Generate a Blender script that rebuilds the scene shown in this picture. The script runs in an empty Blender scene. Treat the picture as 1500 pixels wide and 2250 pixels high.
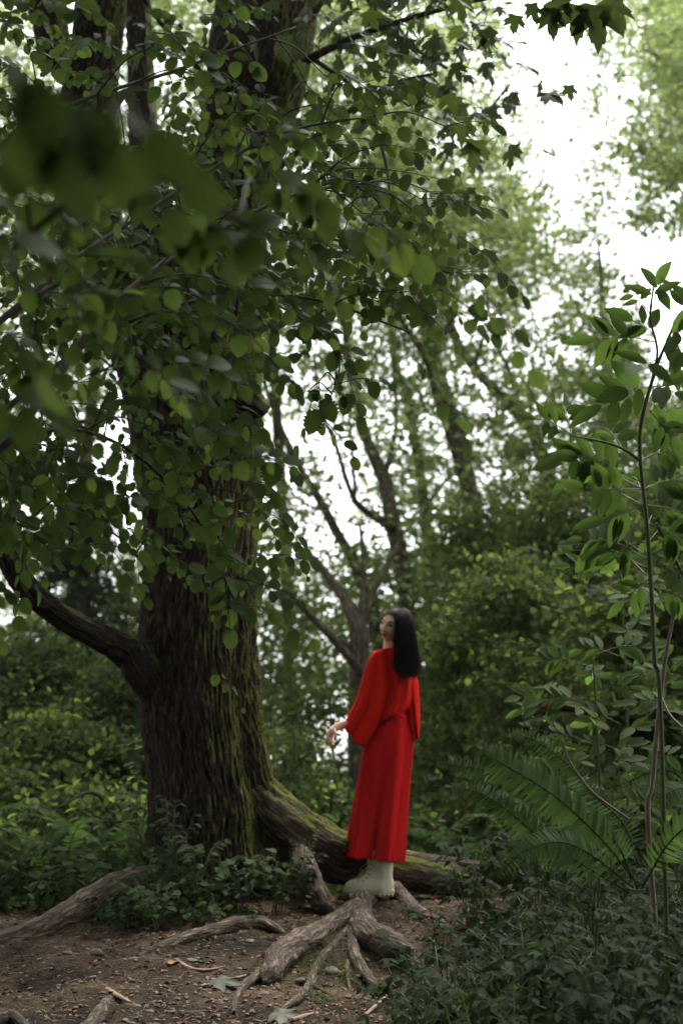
import bpy, math, random
import numpy as np
from mathutils import Vector, Matrix

R = math.radians
rng = np.random.default_rng(7)
random.seed(7)
C = bpy.context.scene.collection
scene = bpy.context.scene

# ------------------------------------------------------------------ camera
FOCAL = 3125.0                       # photo pixels (1500 x 2250), a 50 mm lens held upright
TH = R(11.31)                        # camera looks a little upwards
cam_d = bpy.data.cameras.new('camera')
cam = bpy.data.objects.new('camera', cam_d); C.objects.link(cam)
cam.location = (0, 0, 0); cam.rotation_euler = (R(90) + TH, 0, 0)
cam_d.sensor_fit = 'VERTICAL'; cam_d.sensor_height = 36; cam_d.lens = 50
cam_d.clip_start = 0.05; cam_d.clip_end = 600
cam_d.dof.use_dof = True; cam_d.dof.focus_distance = 5.6; cam_d.dof.aperture_fstop = 2.0
scene.camera = cam

# ------------------------------------------------------------------ light
SUN_EL, SUN_AZ = 58, 150             # sun behind thin cloud, from behind right
w = bpy.data.worlds.new('World'); scene.world = w; w.use_nodes = True
nt = w.node_tree; nt.nodes.clear()
sky = nt.nodes.new('ShaderNodeTexSky'); sky.sky_type = 'NISHITA'; sky.sun_disc = False
sky.sun_elevation = R(SUN_EL); sky.sun_rotation = R(25); sky.dust_density = 3.0; sky.air_density = 1.0
hs = nt.nodes.new('ShaderNodeHueSaturation'); hs.inputs['Saturation'].default_value = 0.12
bg = nt.nodes.new('ShaderNodeBackground'); bg.inputs['Strength'].default_value = 0.15
wo = nt.nodes.new('ShaderNodeOutputWorld')
nt.links.new(sky.outputs[0], hs.inputs['Color']); nt.links.new(hs.outputs[0], bg.inputs[0]); nt.links.new(bg.outputs[0], wo.inputs[0])
sl = bpy.data.lights.new('sun', 'SUN'); sl.energy = 1.3; sl.angle = R(18); sl.color = (1, .96, .9)
so = bpy.data.objects.new('sun', sl); C.objects.link(so)
_sd = Vector((math.sin(R(25)) * math.cos(R(SUN_EL)), math.cos(R(25)) * math.cos(R(SUN_EL)), math.sin(R(SUN_EL))))
so.rotation_euler = _sd.to_track_quat('Z', 'Y').to_euler(); so.location = (6, 8, 20)
vs = scene.view_settings
vs.view_transform = 'Standard'; vs.look = 'None'; vs.gamma = 1; vs.use_curve_mapping = False
vs.exposure = 1.92
scene.cycles.max_bounces = 8; scene.cycles.diffuse_bounces = 3; scene.cycles.transmission_bounces = 4
scene.cycles.glossy_bounces = 2; scene.cycles.use_denoising = True
scene.cycles.caustics_reflective = False; scene.cycles.caustics_refractive = False

# ------------------------------------------------------------------ numbers
CT, ST = math.cos(TH), math.sin(TH)
def ray(u, v):
    x = (u - 750) / FOCAL; y = (1125 - v) / FOCAL
    return np.array([x, CT - y * ST, ST + y * CT])
def P(u, v, Y):
    d = ray(u, v); return d * (Y / d[1])
def rays(u, v):
    x = (u - 750) / FOCAL; y = (1125 - v) / FOCAL
    return np.stack([x, CT - y * ST, ST + y * CT], -1)
def PP(u, v, Y):
    d = rays(np.asarray(u, float), np.asarray(v, float)); return d * (np.asarray(Y, float) / d[..., 1])[..., None]
def unit(a):
    a = np.asarray(a, float); return a / np.maximum(np.linalg.norm(a, axis=-1, keepdims=True), 1e-9)

_perm = np.random.default_rng(3).permutation(256); _perm = np.concatenate([_perm, _perm, _perm])
_grad = unit(np.random.default_rng(4).normal(size=(256, 3)))
def perlin(p):
    p = np.asarray(p, float); i = np.floor(p).astype(int); f = p - i
    s = f * f * f * (f * (f * 6 - 15) + 10); i &= 255
    def g(a, b, c):
        h = _perm[_perm[_perm[(i[..., 0] + a) & 255] + ((i[..., 1] + b) & 255)] + ((i[..., 2] + c) & 255)]
        return np.sum(_grad[h] * (f - np.array([a, b, c])), -1)
    def l(a, b, t): return a + (b - a) * t
    x0 = l(l(g(0,0,0), g(1,0,0), s[...,0]), l(g(0,1,0), g(1,1,0), s[...,0]), s[...,1])
    x1 = l(l(g(0,0,1), g(1,0,1), s[...,0]), l(g(0,1,1), g(1,1,1), s[...,0]), s[...,1])
    return l(x0, x1, s[..., 2]) * 1.6
def fbm(p, o=4):
    r = 0; a = 1.0
    for k in range(o): r = r + a * perlin(np.asarray(p) * 2 ** k + 17.3 * k); a *= .5
    return r
def catmull(pts, n):
    pts = np.asarray(pts, float)
    if len(pts) == 2:
        t = np.linspace(0, 1, n)[:, None]; return pts[0] * (1 - t) + pts[1] * t
    p = np.vstack([2 * pts[0] - pts[1], pts, 2 * pts[-1] - pts[-2]])
    t = np.linspace(0, len(pts) - 1, n); i = np.minimum(t.astype(int), len(pts) - 2); f = (t - i)[:, None]
    a, b, c, d = p[i], p[i + 1], p[i + 2], p[i + 3]
    return .5 * (2 * b + (c - a) * f + (2 * a - 5 * b + 4 * c - d) * f ** 2 + (3 * b - a - 3 * c + d) * f ** 3)
def catmull_closed(pts, n):
    pts = np.asarray(pts, float); m = len(pts)
    t = np.linspace(0, m, n, endpoint=False); i = t.astype(int); f = (t - i)[:, None]
    a, b, c, d = pts[(i - 1) % m], pts[i % m], pts[(i + 1) % m], pts[(i + 2) % m]
    return .5 * (2 * b + (c - a) * f + (2 * a - 5 * b + 4 * c - d) * f ** 2 + (3 * b - a - 3 * c + d) * f ** 3)

# terrain height: a bank that rises to the foot of the big tree, falls away behind, climbs to both sides
def H(x, y):
    x = np.asarray(x, float); y = np.asarray(y, float)
    z = np.interp(y, [-6, 0, 3, 4.5, 5.6, 6.3, 7.0, 7.7, 8.4, 9.5, 12, 20, 60, 200],
                  [-1.25, -1.2, -1.06, -.93, -.83, -.745, -.62, -.545, -.56, -.72, -1.15, -2.6, -6, -10])
    z = z - .10 * np.clip((-x - .9) / 1.5, 0, 1) * np.clip((y - 5.5) / 2, 0, 1) * (y < 30)
    far = np.clip((y - 8.5) / 5, 0, 1)
    z = z + far * (.42 * np.maximum(x - 1.6, 0) + .30 * np.maximum(-x - 2.4, 0)) * np.clip(1 - (np.abs(x) - 12) / 200, .2, 1)
    z = z - .12 * np.exp(-((x - .35) ** 2 / .1 + (y - 6.35) ** 2 / .12))
    z = z + .035 * perlin(np.stack([x * .9, y * .9, x * 0 + 2.2], -1))
    return z
def Hd(x, y):
    near = np.clip(1 - (np.abs(y - 6.8) - 2.6) / 2, 0, 1) * np.clip(1 - (np.abs(x) - 3.2) / 2, 0, 1)
    p = np.stack([np.asarray(x, float), np.asarray(y, float), np.zeros_like(np.asarray(x, float))], -1)
    return H(x, y) + near * (.020 * fbm(p * 4.2, 4) + .006 * np.abs(fbm(p * 21, 2)))
def G(u, v, lift=0.0):
    """the point of the ground seen at a place of the photograph"""
    d = ray(u, v); lo = 3.0
    ys = np.linspace(3.0, 14, 900); zz = d[2] / d[1] * ys; xx = d[0] / d[1] * ys
    below = zz < H(xx, ys) + lift
    k = np.argmax(below) if below.any() else len(ys) - 1
    return np.array([xx[k], ys[k], zz[k]])

# ------------------------------------------------------------------ mesh helpers
def link(name, me, mat, parent=None, smooth=True):
    o = bpy.data.objects.new(name, me); C.objects.link(o)
    if mat is not None and len(me.materials) == 0:
        for m in (mat if isinstance(mat, (list, tuple)) else [mat]): me.materials.append(m)
    if parent is not None: o.parent = parent; o.matrix_parent_inverse = Matrix.Translation(parent.location).inverted()
    if smooth: me.polygons.foreach_set('use_smooth', [True] * len(me.polygons))
    return o
def mesh_np(name, V, F, attrs=None, matidx=None):
    """V (n,3); F list of arrays of equal-size faces (m,k)"""
    me = bpy.data.meshes.new(name); V = np.asarray(V, np.float32)
    F = [np.asarray(f, np.int32) for f in (F if isinstance(F, list) else [F]) if len(f)]
    me.vertices.add(len(V)); me.vertices.foreach_set('co', V.ravel())
    loops = np.concatenate([f.ravel() for f in F]); tot = np.concatenate([np.full(len(f), f.shape[1], np.int32) for f in F])
    me.loops.add(len(loops)); me.loops.foreach_set('vertex_index', loops)
    me.polygons.add(len(tot)); st = np.concatenate([[0], np.cumsum(tot)[:-1]]).astype(np.int32)
    me.polygons.foreach_set('loop_start', st); me.polygons.foreach_set('loop_total', tot)
    if matidx is not None: me.polygons.foreach_set('material_index', np.asarray(matidx, np.int32))
    for k, a in (attrs or {}).items():
        a = np.asarray(a, np.float32)
        at = me.attributes.new(k, 'FLOAT_VECTOR' if a.ndim == 2 else 'FLOAT', 'POINT')
        at.data.foreach_set('vector' if a.ndim == 2 else 'value', a.ravel())
    me.update(calc_edges=True); me.validate()
    return me
class MB:
    """collects shapes that become ONE mesh"""
    def __init__(s): s.V = []; s.F4 = []; s.F3 = []; s.A = []; s.n = 0
    def add(s, V, F4=None, F3=None, A=None):
        V = np.asarray(V, float).reshape(-1, 3)
        if F4 is not None and len(F4): s.F4.append(np.asarray(F4) + s.n)
        if F3 is not None and len(F3): s.F3.append(np.asarray(F3) + s.n)
        s.V.append(V); s.A.append(np.zeros_like(V) if A is None else np.asarray(A, float).reshape(-1, 3)); s.n += len(V)
    def obj(s, name, mat, parent=None, smooth=True):
        F = []
        if s.F4: F.append(np.concatenate(s.F4))
        if s.F3: F.append(np.concatenate(s.F3))
        me = mesh_np(name, np.concatenate(s.V), F, {'co': np.concatenate(s.A)})
        return link(name, me, mat, parent, smooth)
def frames(path):
    T = unit(np.gradient(path, axis=0)); N = np.zeros_like(path)
    n = np.array([0, -1, 0.]) if abs(T[0][1]) < .9 else np.array([1., 0, 0])
    for i in range(len(path)):
        n = n - T[i] * n.dot(T[i]); n = n / np.linalg.norm(n); N[i] = n
    return T, N, np.cross(T, N)
def grid_faces(n, m, closed=True):
    i = np.arange(n - 1)[:, None] * m; j = np.arange(m if closed else m - 1)[None, :]; j2 = (j + 1) % m
    return np.stack([i + j, i + j2, i + m + j2, i + m + j], -1).reshape(-1, 4)
def add_tube(mb, pts, rad, n=40, seg=10, bump=0., bscale=8., ridge=0., squash=1., caps=True, seed=0.):
    """tapered tube through control points; 'co' keeps bark coordinates (round, round, along)"""
    pts = np.asarray(pts, float); path = catmull(pts, n)
    rr = np.interp(np.linspace(0, 1, n), np.linspace(0, 1, len(rad)), rad) if len(rad) != n else np.asarray(rad)
    T, N, B = frames(path); L = np.concatenate([[0], np.cumsum(np.linalg.norm(np.diff(path, axis=0), axis=1))])
    a = np.linspace(0, 2 * math.pi, seg, endpoint=False)
    ca, sa = np.cos(a)[None, :, None], np.sin(a)[None, :, None]
    co = np.stack([np.cos(a)[None] * rr[:, None], np.sin(a)[None] * rr[:, None], np.repeat(L[:, None], seg, 1)], -1)
    r = rr[:, None].repeat(seg, 1)
    if bump: r = r * (1 + bump * fbm(np.stack([co[..., 0] * bscale, co[..., 1] * bscale, co[..., 2] * bscale * .45 + seed], -1), 3))
    if ridge: r = r + ridge * (np.abs(perlin(np.stack([co[..., 0] * 28, co[..., 1] * 28, co[..., 2] * 4 + seed], -1))) * -2 + .6)
    V = path[:, None] + (N[:, None] * ca + B[:, None] * sa) * r[..., None]
    if squash != 1: V[..., 2] = path[:, None, 2] + (V[..., 2] - path[:, None, 2]) * squash
    F = grid_faces(n, seg)
    V = V.reshape(-1, 3); A = (co + seed).reshape(-1, 3); F3 = []
    if caps:
        V = np.vstack([V, path[0], path[-1] + T[-1] * rr[-1] * .6]); A = np.vstack([A, [0, 0, 0], [0, 0, L[-1]]])
        k = n * seg
        for j in range(seg):
            F3.append([k, (j + 1) % seg, j]); F3.append([k + 1, (n - 1) * seg + j, (n - 1) * seg + (j + 1) % seg])
    mb.add(V, F, F3, A)
def tag(o, label=None, cat=None, group=None, kind=None):
    if label: o['label'] = label
    if cat: o['category'] = cat
    if group: o['group'] = group
    if kind: o['kind'] = kind
    return o
def thing(name, label, cat, loc, group=None):
    o = bpy.data.objects.new(name, None); C.objects.link(o); o.location = Vector([float(c) for c in loc]); o.empty_display_size = .2
    bpy.context.view_layer.update() if False else None
    return tag(o, label, cat, group)

# ------------------------------------------------------------------ materials
def newmat(name):
    m = bpy.data.materials.new(name); m.use_nodes = True; n = m.node_tree; n.nodes.clear()
    return m, n
def nd(n, t, **kw):
    x = n.nodes.new(t)
    for k, v in kw.items():
        if k.startswith('i_'):
            key = k[2:]; key = int(key) if key.isdigit() else key.replace('_', ' ')
            x.inputs[key].default_value = v
        else: setattr(x, k, v)
    return x
def ramp(n, fac, stops):
    r = n.nodes.new('ShaderNodeValToRGB'); e = r.color_ramp.elements
    while len(e) < len(stops): e.new(.5)
    for k, (p, c) in enumerate(stops): e[k].position = p; e[k].color = (*c, 1) if len(c) == 3 else c
    n.links.new(fac, r.inputs[0]); return r
def noise(n, vec, scale, detail=4, rough=.55, map3=None):
    t = nd(n, 'ShaderNodeTexNoise'); t.inputs['Scale'].default_value = scale; t.inputs['Detail'].default_value = detail; t.inputs['Roughness'].default_value = rough
    if map3:
        m = nd(n, 'ShaderNodeMapping'); m.inputs['Scale'].default_value = map3; n.links.new(vec, m.inputs[0]); n.links.new(m.outputs[0], t.inputs['Vector'])
    else: n.links.new(vec, t.inputs['Vector'])
    return t
def mixc(n, fac, a, b, mode='MIX'):
    m = nd(n, 'ShaderNodeMix', data_type='RGBA', blend_type=mode)
    for s, v in ((0, fac), (6, a), (7, b)):
        if isinstance(v, bpy.types.NodeSocket): n.links.new(v, m.inputs[s])
        else: m.inputs[s].default_value = v if s == 0 else (*v, 1)
    return m.outputs[2]
def math_(n, op, a, b=0., c=None):
    m = nd(n, 'ShaderNodeMath', operation=op)
    for k, v in enumerate((a, b) if c is None else (a, b, c)):
        if isinstance(v, bpy.types.NodeSocket): n.links.new(v, m.inputs[k])
        else: m.inputs[k].default_value = v
    return m.outputs[0]
def leaf_mat(name, base, trans, rough=.5, veins=False, spec=.25, tmix=.45, var=.35):
    """'co' = (across -1..1, along 0..1, random per leaf)"""
    m, n = newmat(name)
    at = nd(n, 'ShaderNodeAttribute', attribute_name='co'); sep = nd(n, 'ShaderNodeSeparateXYZ'); n.links.new(at.outputs['Vector'], sep.inputs[0])
    tc = nd(n, 'ShaderNodeTexCoord')
    big = noise(n, tc.outputs['Object'], 1.3, 2)
    f = math_(n, 'ADD', math_(n, 'MULTIPLY', sep.outputs[2], .7), math_(n, 'MULTIPLY', big.outputs[0], .3))
    def vary(c):
        lo = tuple(x * (1 - var) for x in c); hi = (c[0] * (1 + var * 1.3), c[1] * (1 + var), c[2] * (1 + var * .4))
        return ramp(n, f, [(.1, lo), (.5, c), (.95, hi)]).outputs[0]
    b, t = vary(base), vary(trans)
    if veins:
        ax = math_(n, 'ABSOLUTE', sep.outputs[0])
        ph = math_(n, 'FRACT', math_(n, 'MULTIPLY', math_(n, 'SUBTRACT', sep.outputs[1], math_(n, 'MULTIPLY', ax, .28)), 9.0))
        d = math_(n, 'ABSOLUTE', math_(n, 'SUBTRACT', ph, .5))
        v1 = math_(n, 'LESS_THAN', d, .07); v2 = math_(n, 'LESS_THAN', ax, .05)
        vv = math_(n, 'MAXIMUM', v1, v2)
        b = mixc(n, math_(n, 'MULTIPLY', vv, .35), b, tuple(x * 1.9 for x in base)); t = mixc(n, math_(n, 'MULTIPLY', vv, .6), t, tuple(x * .35 for x in trans))
    p = nd(n, 'ShaderNodeBsdfPrincipled'); p.inputs['Roughness'].default_value = rough; p.inputs['Specular IOR Level'].default_value = spec
    n.links.new(b, p.inputs['Base Color'])
    if veins:
        bp = nd(n, 'ShaderNodeBump'); bp.inputs['Strength'].default_value = .4; bp.inputs['Distance'].default_value = .002
        n.links.new(d, bp.inputs['Height']); n.links.new(bp.outputs[0], p.inputs['Normal'])
    tr = nd(n, 'ShaderNodeBsdfTranslucent'); n.links.new(t, tr.inputs[0])
    mx = nd(n, 'ShaderNodeMixShader'); mx.inputs[0].default_value = tmix
    n.links.new(p.outputs[0], mx.inputs[1]); n.links.new(tr.outputs[0], mx.inputs[2])
    o = nd(n, 'ShaderNodeOutputMaterial'); n.links.new(mx.outputs[0], o.inputs[0]); return m
def bark_mat(name, dark, light, moss=0., mossdir=(1, 0, .5), scale=1., rough=.9, depth=.02, mcol=(.055, .065, .008)):
    m, n = newmat(name)
    at = nd(n, 'ShaderNodeAttribute', attribute_name='co'); tc = nd(n, 'ShaderNodeTexCoord')
    wob = noise(n, at.outputs['Vector'], 6 * scale, 3)
    addv = nd(n, 'ShaderNodeVectorMath', operation='MULTIPLY_ADD'); n.links.new(wob.outputs['Color'], addv.inputs[0]); addv.inputs[1].default_value = (.05 / scale, .05 / scale, .0); n.links.new(at.outputs['Vector'], addv.inputs[2])
    a = noise(n, addv.outputs[0], 40 * scale, 5, .6, (1, 1, .2))
    fine = noise(n, at.outputs['Vector'], 120 * scale, 4, .6, (1, 1, .35))
    rid = math_(n, 'ABSOLUTE', math_(n, 'SUBTRACT', a.outputs[0], .5))
    h = math_(n, 'ADD', math_(n, 'MULTIPLY', rid, 3.2), math_(n, 'MULTIPLY', fine.outputs[0], .35))
    col = ramp(n, h, [(.12, tuple(x * .35 for x in dark)), (.34, dark), (.75, light)]).outputs[0]
    patch = noise(n, tc.outputs['Object'], 3.1, 4)
    col = mixc(n, math_(n, 'MULTIPLY', patch.outputs[0], .6), col, (light[0] * .9, light[1] * 1.0, light[2] * .8), 'MULTIPLY') if False else col
    if moss:
        geo = nd(n, 'ShaderNodeNewGeometry'); dt = nd(n, 'ShaderNodeVectorMath', operation='DOT_PRODUCT'); n.links.new(geo.outputs['Normal'], dt.inputs[0])
        dt.inputs[1].default_value = tuple(Vector(mossdir).normalized())
        mn = noise(n, tc.outputs['Object'], 5, 5, .7)
        k = math_(n, 'ADD', dt.outputs['Value'], math_(n, 'MULTIPLY', math_(n, 'SUBTRACT', mn.outputs[0], .5), 2.2))
        k = math_(n, 'ADD', k, moss - 1.)
        mf = ramp(n, k, [(.15, (0, 0, 0)), (.5, (1, 1, 1))]).outputs[0]
        mc = noise(n, tc.outputs['Object'], 60, 3)
        mcc = ramp(n, mc.outputs[0], [(.3, tuple(x * .45 for x in mcol)), (.7, tuple(x * 1.6 for x in mcol))]).outputs[0]
        col = mixc(n, mf, col, mcc)
        h = math_(n, 'ADD', h, math_(n, 'MULTIPLY', math_(n, 'MULTIPLY', mc.outputs[0], mf), 1.0))
    p = nd(n, 'ShaderNodeBsdfPrincipled'); p.inputs['Roughness'].default_value = rough; p.inputs['Specular IOR Level'].default_value = .2
    n.links.new(col, p.inputs['Base Color'])
    bp = nd(n, 'ShaderNodeBump'); bp.inputs['Strength'].default_value = 1.; bp.inputs['Distance'].default_value = depth; n.links.new(h, bp.inputs['Height']); n.links.new(bp.outputs[0], p.inputs['Normal'])
    o = nd(n, 'ShaderNodeOutputMaterial'); n.links.new(p.outputs[0], o.inputs[0]); return m
def plain(name, c, rough=.6, spec=.4, var=.15, vscale=20., bump=0., bscale=80., trans=None, tm=.3, sheen=0.):
    m, n = newmat(name); tc = nd(n, 'ShaderNodeTexCoord')
    t = noise(n, tc.outputs['Object'], vscale, 4)
    col = ramp(n, t.outputs[0], [(.3, tuple(x * (1 - var) for x in c)), (.7, tuple(min(1, x * (1 + var)) for x in c))]).outputs[0]
    p = nd(n, 'ShaderNodeBsdfPrincipled'); p.inputs['Roughness'].default_value = rough; p.inputs['Specular IOR Level'].default_value = spec
    n.links.new(col, p.inputs['Base Color'])
    if sheen: p.inputs['Sheen Weight'].default_value = sheen
    if bump:
        b = noise(n, tc.outputs['Object'], bscale, 4); bp = nd(n, 'ShaderNodeBump'); bp.inputs['Strength'].default_value = 1; bp.inputs['Distance'].default_value = bump
        n.links.new(b.outputs[0], bp.inputs['Height']); n.links.new(bp.outputs[0], p.inputs['Normal'])
    o = nd(n, 'ShaderNodeOutputMaterial')
    if trans:
        tr = nd(n, 'ShaderNodeBsdfTranslucent'); tr.inputs[0].default_value = (*trans, 1); mx = nd(n, 'ShaderNodeMixShader'); mx.inputs[0].default_value = tm
        n.links.new(p.outputs[0], mx.inputs[1]); n.links.new(tr.outputs[0], mx.inputs[2]); n.links.new(mx.outputs[0], o.inputs[0])
    else: n.links.new(p.outputs[0], o.inputs[0])
    return m
def ground_mat():
    m, n = newmat('forest_soil'); tc = nd(n, 'ShaderNodeTexCoord'); V = tc.outputs['Object']
    a = noise(n, V, 2.2, 5, .6); b = noise(n, V, 38, 5, .7); c = noise(n, V, 160, 3, .7)
    base = ramp(n, a.outputs[0], [(.36, (.022, .015, .009)), (.5, (.058, .040, .024)), (.64, (.125, .09, .056))]).outputs[0]
    sp = ramp(n, b.outputs[0], [(.35, (.35, .33, .3)), (.5, (1, 1, 1)), (.72, (1.5, 1.42, 1.3))]).outputs[0]
    col = mixc(n, 1., base, sp, 'MULTIPLY')
    vor = nd(n, 'ShaderNodeTexVoronoi'); vor.inputs['Scale'].default_value = 55; n.links.new(V, vor.inputs['Vector'])
    peb = math_(n, 'LESS_THAN', vor.outputs['Distance'], .22)
    pm = ramp(n, noise(n, V, 3.0, 3).outputs[0], [(.5, (0, 0, 0)), (.62, (1, 1, 1))]).outputs[0]
    col = mixc(n, math_(n, 'MULTIPLY', peb, pm), col, (.17, .15, .125))
    h = math_(n, 'ADD', math_(n, 'MULTIPLY', b.outputs[0], 1.), math_(n, 'MULTIPLY', c.outputs[0], .45))
    p = nd(n, 'ShaderNodeBsdfPrincipled'); p.inputs['Roughness'].default_value = .95; p.inputs['Specular IOR Level'].default_value = .15
    n.links.new(col, p.inputs['Base Color']); bp = nd(n, 'ShaderNodeBump'); bp.inputs['Distance'].default_value = .035; n.links.new(h, bp.inputs['Height']); n.links.new(bp.outputs[0], p.inputs['Normal'])
    o = nd(n, 'ShaderNodeOutputMaterial'); n.links.new(p.outputs[0], o.inputs[0]); return m

M = dict(
    pale=leaf_mat('pale_sapling_leaf', (.048, .085, .022), (.14, .24, .042), .6, True, tmix=.5, var=.3, spec=.05),
    far3=leaf_mat('mid_woodland_leaf', (.065, .096, .032), (.26, .355, .11), .6, tmix=.5, var=.4, spec=.05),  # deeper leaf tone for some of the far trees
    soil=ground_mat(),
    bark=bark_mat('maple_bark', (.024, .017, .011), (.078, .056, .036), moss=.72, mossdir=(1, .1, .05), mcol=(.085, .095, .012)),
    limb=bark_mat('mossy_limb_bark', (.026, .019, .013), (.075, .057, .038), moss=.55, mossdir=(.3, 0, 1)),
    rootmoss=bark_mat('mossy_root_bark', (.07, .05, .034), (.2, .15, .105), moss=.8, mossdir=(.3, 0, 1), depth=.012, mcol=(.085, .095, .012)),
    root=bark_mat('worn_root_wood', (.07, .05, .033), (.23, .168, .112), moss=.12, mossdir=(-.3, 0, .8), depth=.010, rough=.75),
    bgbark=bark_mat('grey_bark', (.09, .075, .05), (.25, .21, .15), moss=.45, mossdir=(.5, 0, .6), depth=.02, mcol=(.05, .06, .015)),
    twig=plain('twig_bark', (.028, .024, .014), .8, .2, .3, 12),
    hazel=leaf_mat('hazel_leaf', (.028, .047, .014), (.078, .125, .024), .6, True, tmix=.45, spec=.05),
    maple=leaf_mat('maple_leaf', (.030, .050, .015), (.065, .10, .02), .6, False, tmix=.42),
    elder=leaf_mat('elder_leaf', (.030, .056, .015), (.095, .17, .03), .65, True, tmix=.5, var=.25, spec=.05),
    far=leaf_mat('woodland_leaf', (.09, .128, .045), (.38, .50, .17), .6, tmix=.5, spec=.12, var=.4),
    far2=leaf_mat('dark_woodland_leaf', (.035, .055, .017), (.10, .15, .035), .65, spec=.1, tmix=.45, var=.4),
    shrub=leaf_mat('shrub_leaf', (.050, .078, .022), (.20, .28, .06), .65, spec=.12, tmix=.45, var=.45),
    conifer=leaf_mat('conifer_needle', (.035, .05, .03), (.05, .07, .03), .6, tmix=.2, var=.3),
    fern=leaf_mat('fern_leaf', (.038, .072, .022), (.085, .16, .034), .6, tmix=.4, var=.3, spec=.05),
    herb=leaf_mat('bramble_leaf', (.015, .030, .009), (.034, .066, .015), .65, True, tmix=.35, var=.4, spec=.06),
    ivy=leaf_mat('ground_leaf', (.028, .046, .015), (.06, .10, .022), .6, tmix=.3, var=.5, spec=.05),
    stem=plain('green_stem', (.06, .085, .025), .6, .3, .25, 10),
    cane=plain('grey_cane', (.17, .14, .10), .7, .3, .3, 14),
)

# ------------------------------------------------------------------ leaf shapes (x across, y along 0..1, z up)
def blade(n, wfun, fold=.15, curl=-.15, serr=0., tipcurl=0.):
    t = np.linspace(0, 1, n); V = []; A = []
    for k, s in enumerate(t):
        wd = wfun(s) * (1 + (serr if k % 2 else -serr) * (0 < k < n - 1))
        z = curl * s * s
        for x in (-1, 0, 1):
            V.append((x * wd, s + (.0 if x == 0 else -.02 * (k % 2)), z + fold * abs(x) * wd)); A.append((x, s, 0))
    F = []
    for k in range(n - 1):
        b = k * 3; F += [[b, b + 1, b + 4, b + 3], [b + 1, b + 2, b + 5, b + 4]]
    return np.array(V), np.array(F), np.array(A, float)
T_hazel = blade(16, lambda s: .40 * float(np.interp(s, [0, .06, .2, .4, .6, .75, .86, .93, 1], [.0, .48, .86, 1, .97, .80, .52, .2, 0])), .14, -.22, .16)
T_elder = blade(10, lambda s: .225 * (math.sin(math.pi * s ** .95) ** .8 if 0 < s < 1 else 0) * (1 - .25 * s), .25, -.10, .02)
T_small = blade(4, lambda s: (0, .27, .25, 0)[round(s * 3)], .2, -.12)
T_mid = blade(6, lambda s: .33 * (math.sin(math.pi * s ** .8) if 0 < s < 1 else 0), .2, -.2)
T_herb = blade(11, lambda s: .22 * (math.sin(math.pi * s ** .75) ** .8 if 0 < s < 1 else 0), .25, -.22, .10)
T_heart = blade(8, lambda s: (.0, .36, .43, .42, .36, .27, .14, 0)[round(s * 7)], .12, -.2)
T_pinna = blade(5, lambda s: (.075, .10, .08, .05, 0)[round(s * 4)], .1, -.12)
T_needle = blade(3, lambda s: (.05, .12, 0)[round(s * 2)], 0, -.1)
def maple_tpl():
    pts = []                       # five pointed lobes, toothed
    lob = [(-140, .42), (-118, .60), (-98, .40), (-84, .52), (-70, .78), (-60, .66), (-50, .92), (-42, .68), (-30, .44), (-24, .62), (-14, .86), (-9, .84), (0, 1.1)]
    full = [(0, .12), ] ; o = []
    for a, r in lob: o.append((a, r))
    for a, r in lob[-2::-1]: o.append((-a, r))
    V = [(0, .45, 0)]; A = [(0, .4, 0)]
    for a, r in o:
        x, y = math.sin(R(a)) * r * .62, .45 + math.cos(R(a)) * r * .6
        V.append((x, y, -.18 * (x * x + (y - .45) ** 2) * 2 + .03 * math.sin(a))); A.append((x * 1.6, y, 0))
    V.append((0, .30, 0)); A.append((0, 0, 0))
    n = len(V) - 1; F = [[0, k, k + 1] for k in range(1, n)] + [[0, n, 1]]
    return np.array(V), np.array(F), np.array(A, float)
T_maple = maple_tpl()
class Leaves:
    def __init__(s, tpl): s.t = tpl; s.p = []; s.d = []; s.n = []; s.s = []
    def add(s, p, d, n, sc):
        s.p.append(np.atleast_2d(p)); s.d.append(np.atleast_2d(d)); s.n.append(np.atleast_2d(n)); s.s.append(np.atleast_1d(sc))
    def to(s, mb, vw=.22):
        if not s.p: return
        p = np.concatenate(s.p); d = unit(np.concatenate(s.d)); nn = np.concatenate(s.n); sc = np.concatenate(s.s)
        x = unit(np.cross(d, nn)); z = np.cross(x, d)
        V, F, A = s.t; k = len(V); N = len(p)
        W = (V[None, :, 0, None] * rng.uniform(1 - vw, 1 + vw * .4, N)[:, None, None] * x[:, None] + V[None, :, 1, None] * d[:, None] + V[None, :, 2, None] * z[:, None]) * sc[:, None, None] + p[:, None]
        AA = np.repeat(A[None], N, 0).copy(); AA[..., 2] = rng.random(N)[:, None]
        FF = (F[None] + (np.arange(N) * k)[:, None, None]).reshape(-1, F.shape[1])
        mb.add(W.reshape(-1, 3), FF if F.shape[1] == 4 else None, FF if F.shape[1] == 3 else None, AA)
def rdir(n, zs=1.):
    v = rng.normal(size=(n, 3)); v[:, 2] *= zs; return unit(v)

# ================================================================== GROUND
def axis(lo, hi, dlo, dhi, fine, grow=1.13):
    a = list(np.arange(dlo, dhi, fine)); s = fine; x = dhi
    while x < hi: a.append(x); s *= grow; x += s
    a.append(hi); s = fine; x = dlo
    b = []
    while True:
        s *= grow; x -= s
        if x < lo: break
        b.append(x)
    b.append(lo); return np.array(b[::-1] + a)
gx = axis(-80, 80, -2.6, 1.9, .014); gy = axis(-14, 90, 5.0, 8.6, .014)
XX, YY = np.meshgrid(gx, gy); ZZ = Hd(XX, YY)
ter = mesh_np('ground', np.stack([XX, YY, ZZ], -1).reshape(-1, 3), grid_faces(len(gy), len(gx), False))
ground = tag(link('ground', ter, M['soil']), 'bare brown trodden earth bank under the big tree', None, None, 'structure')

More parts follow.
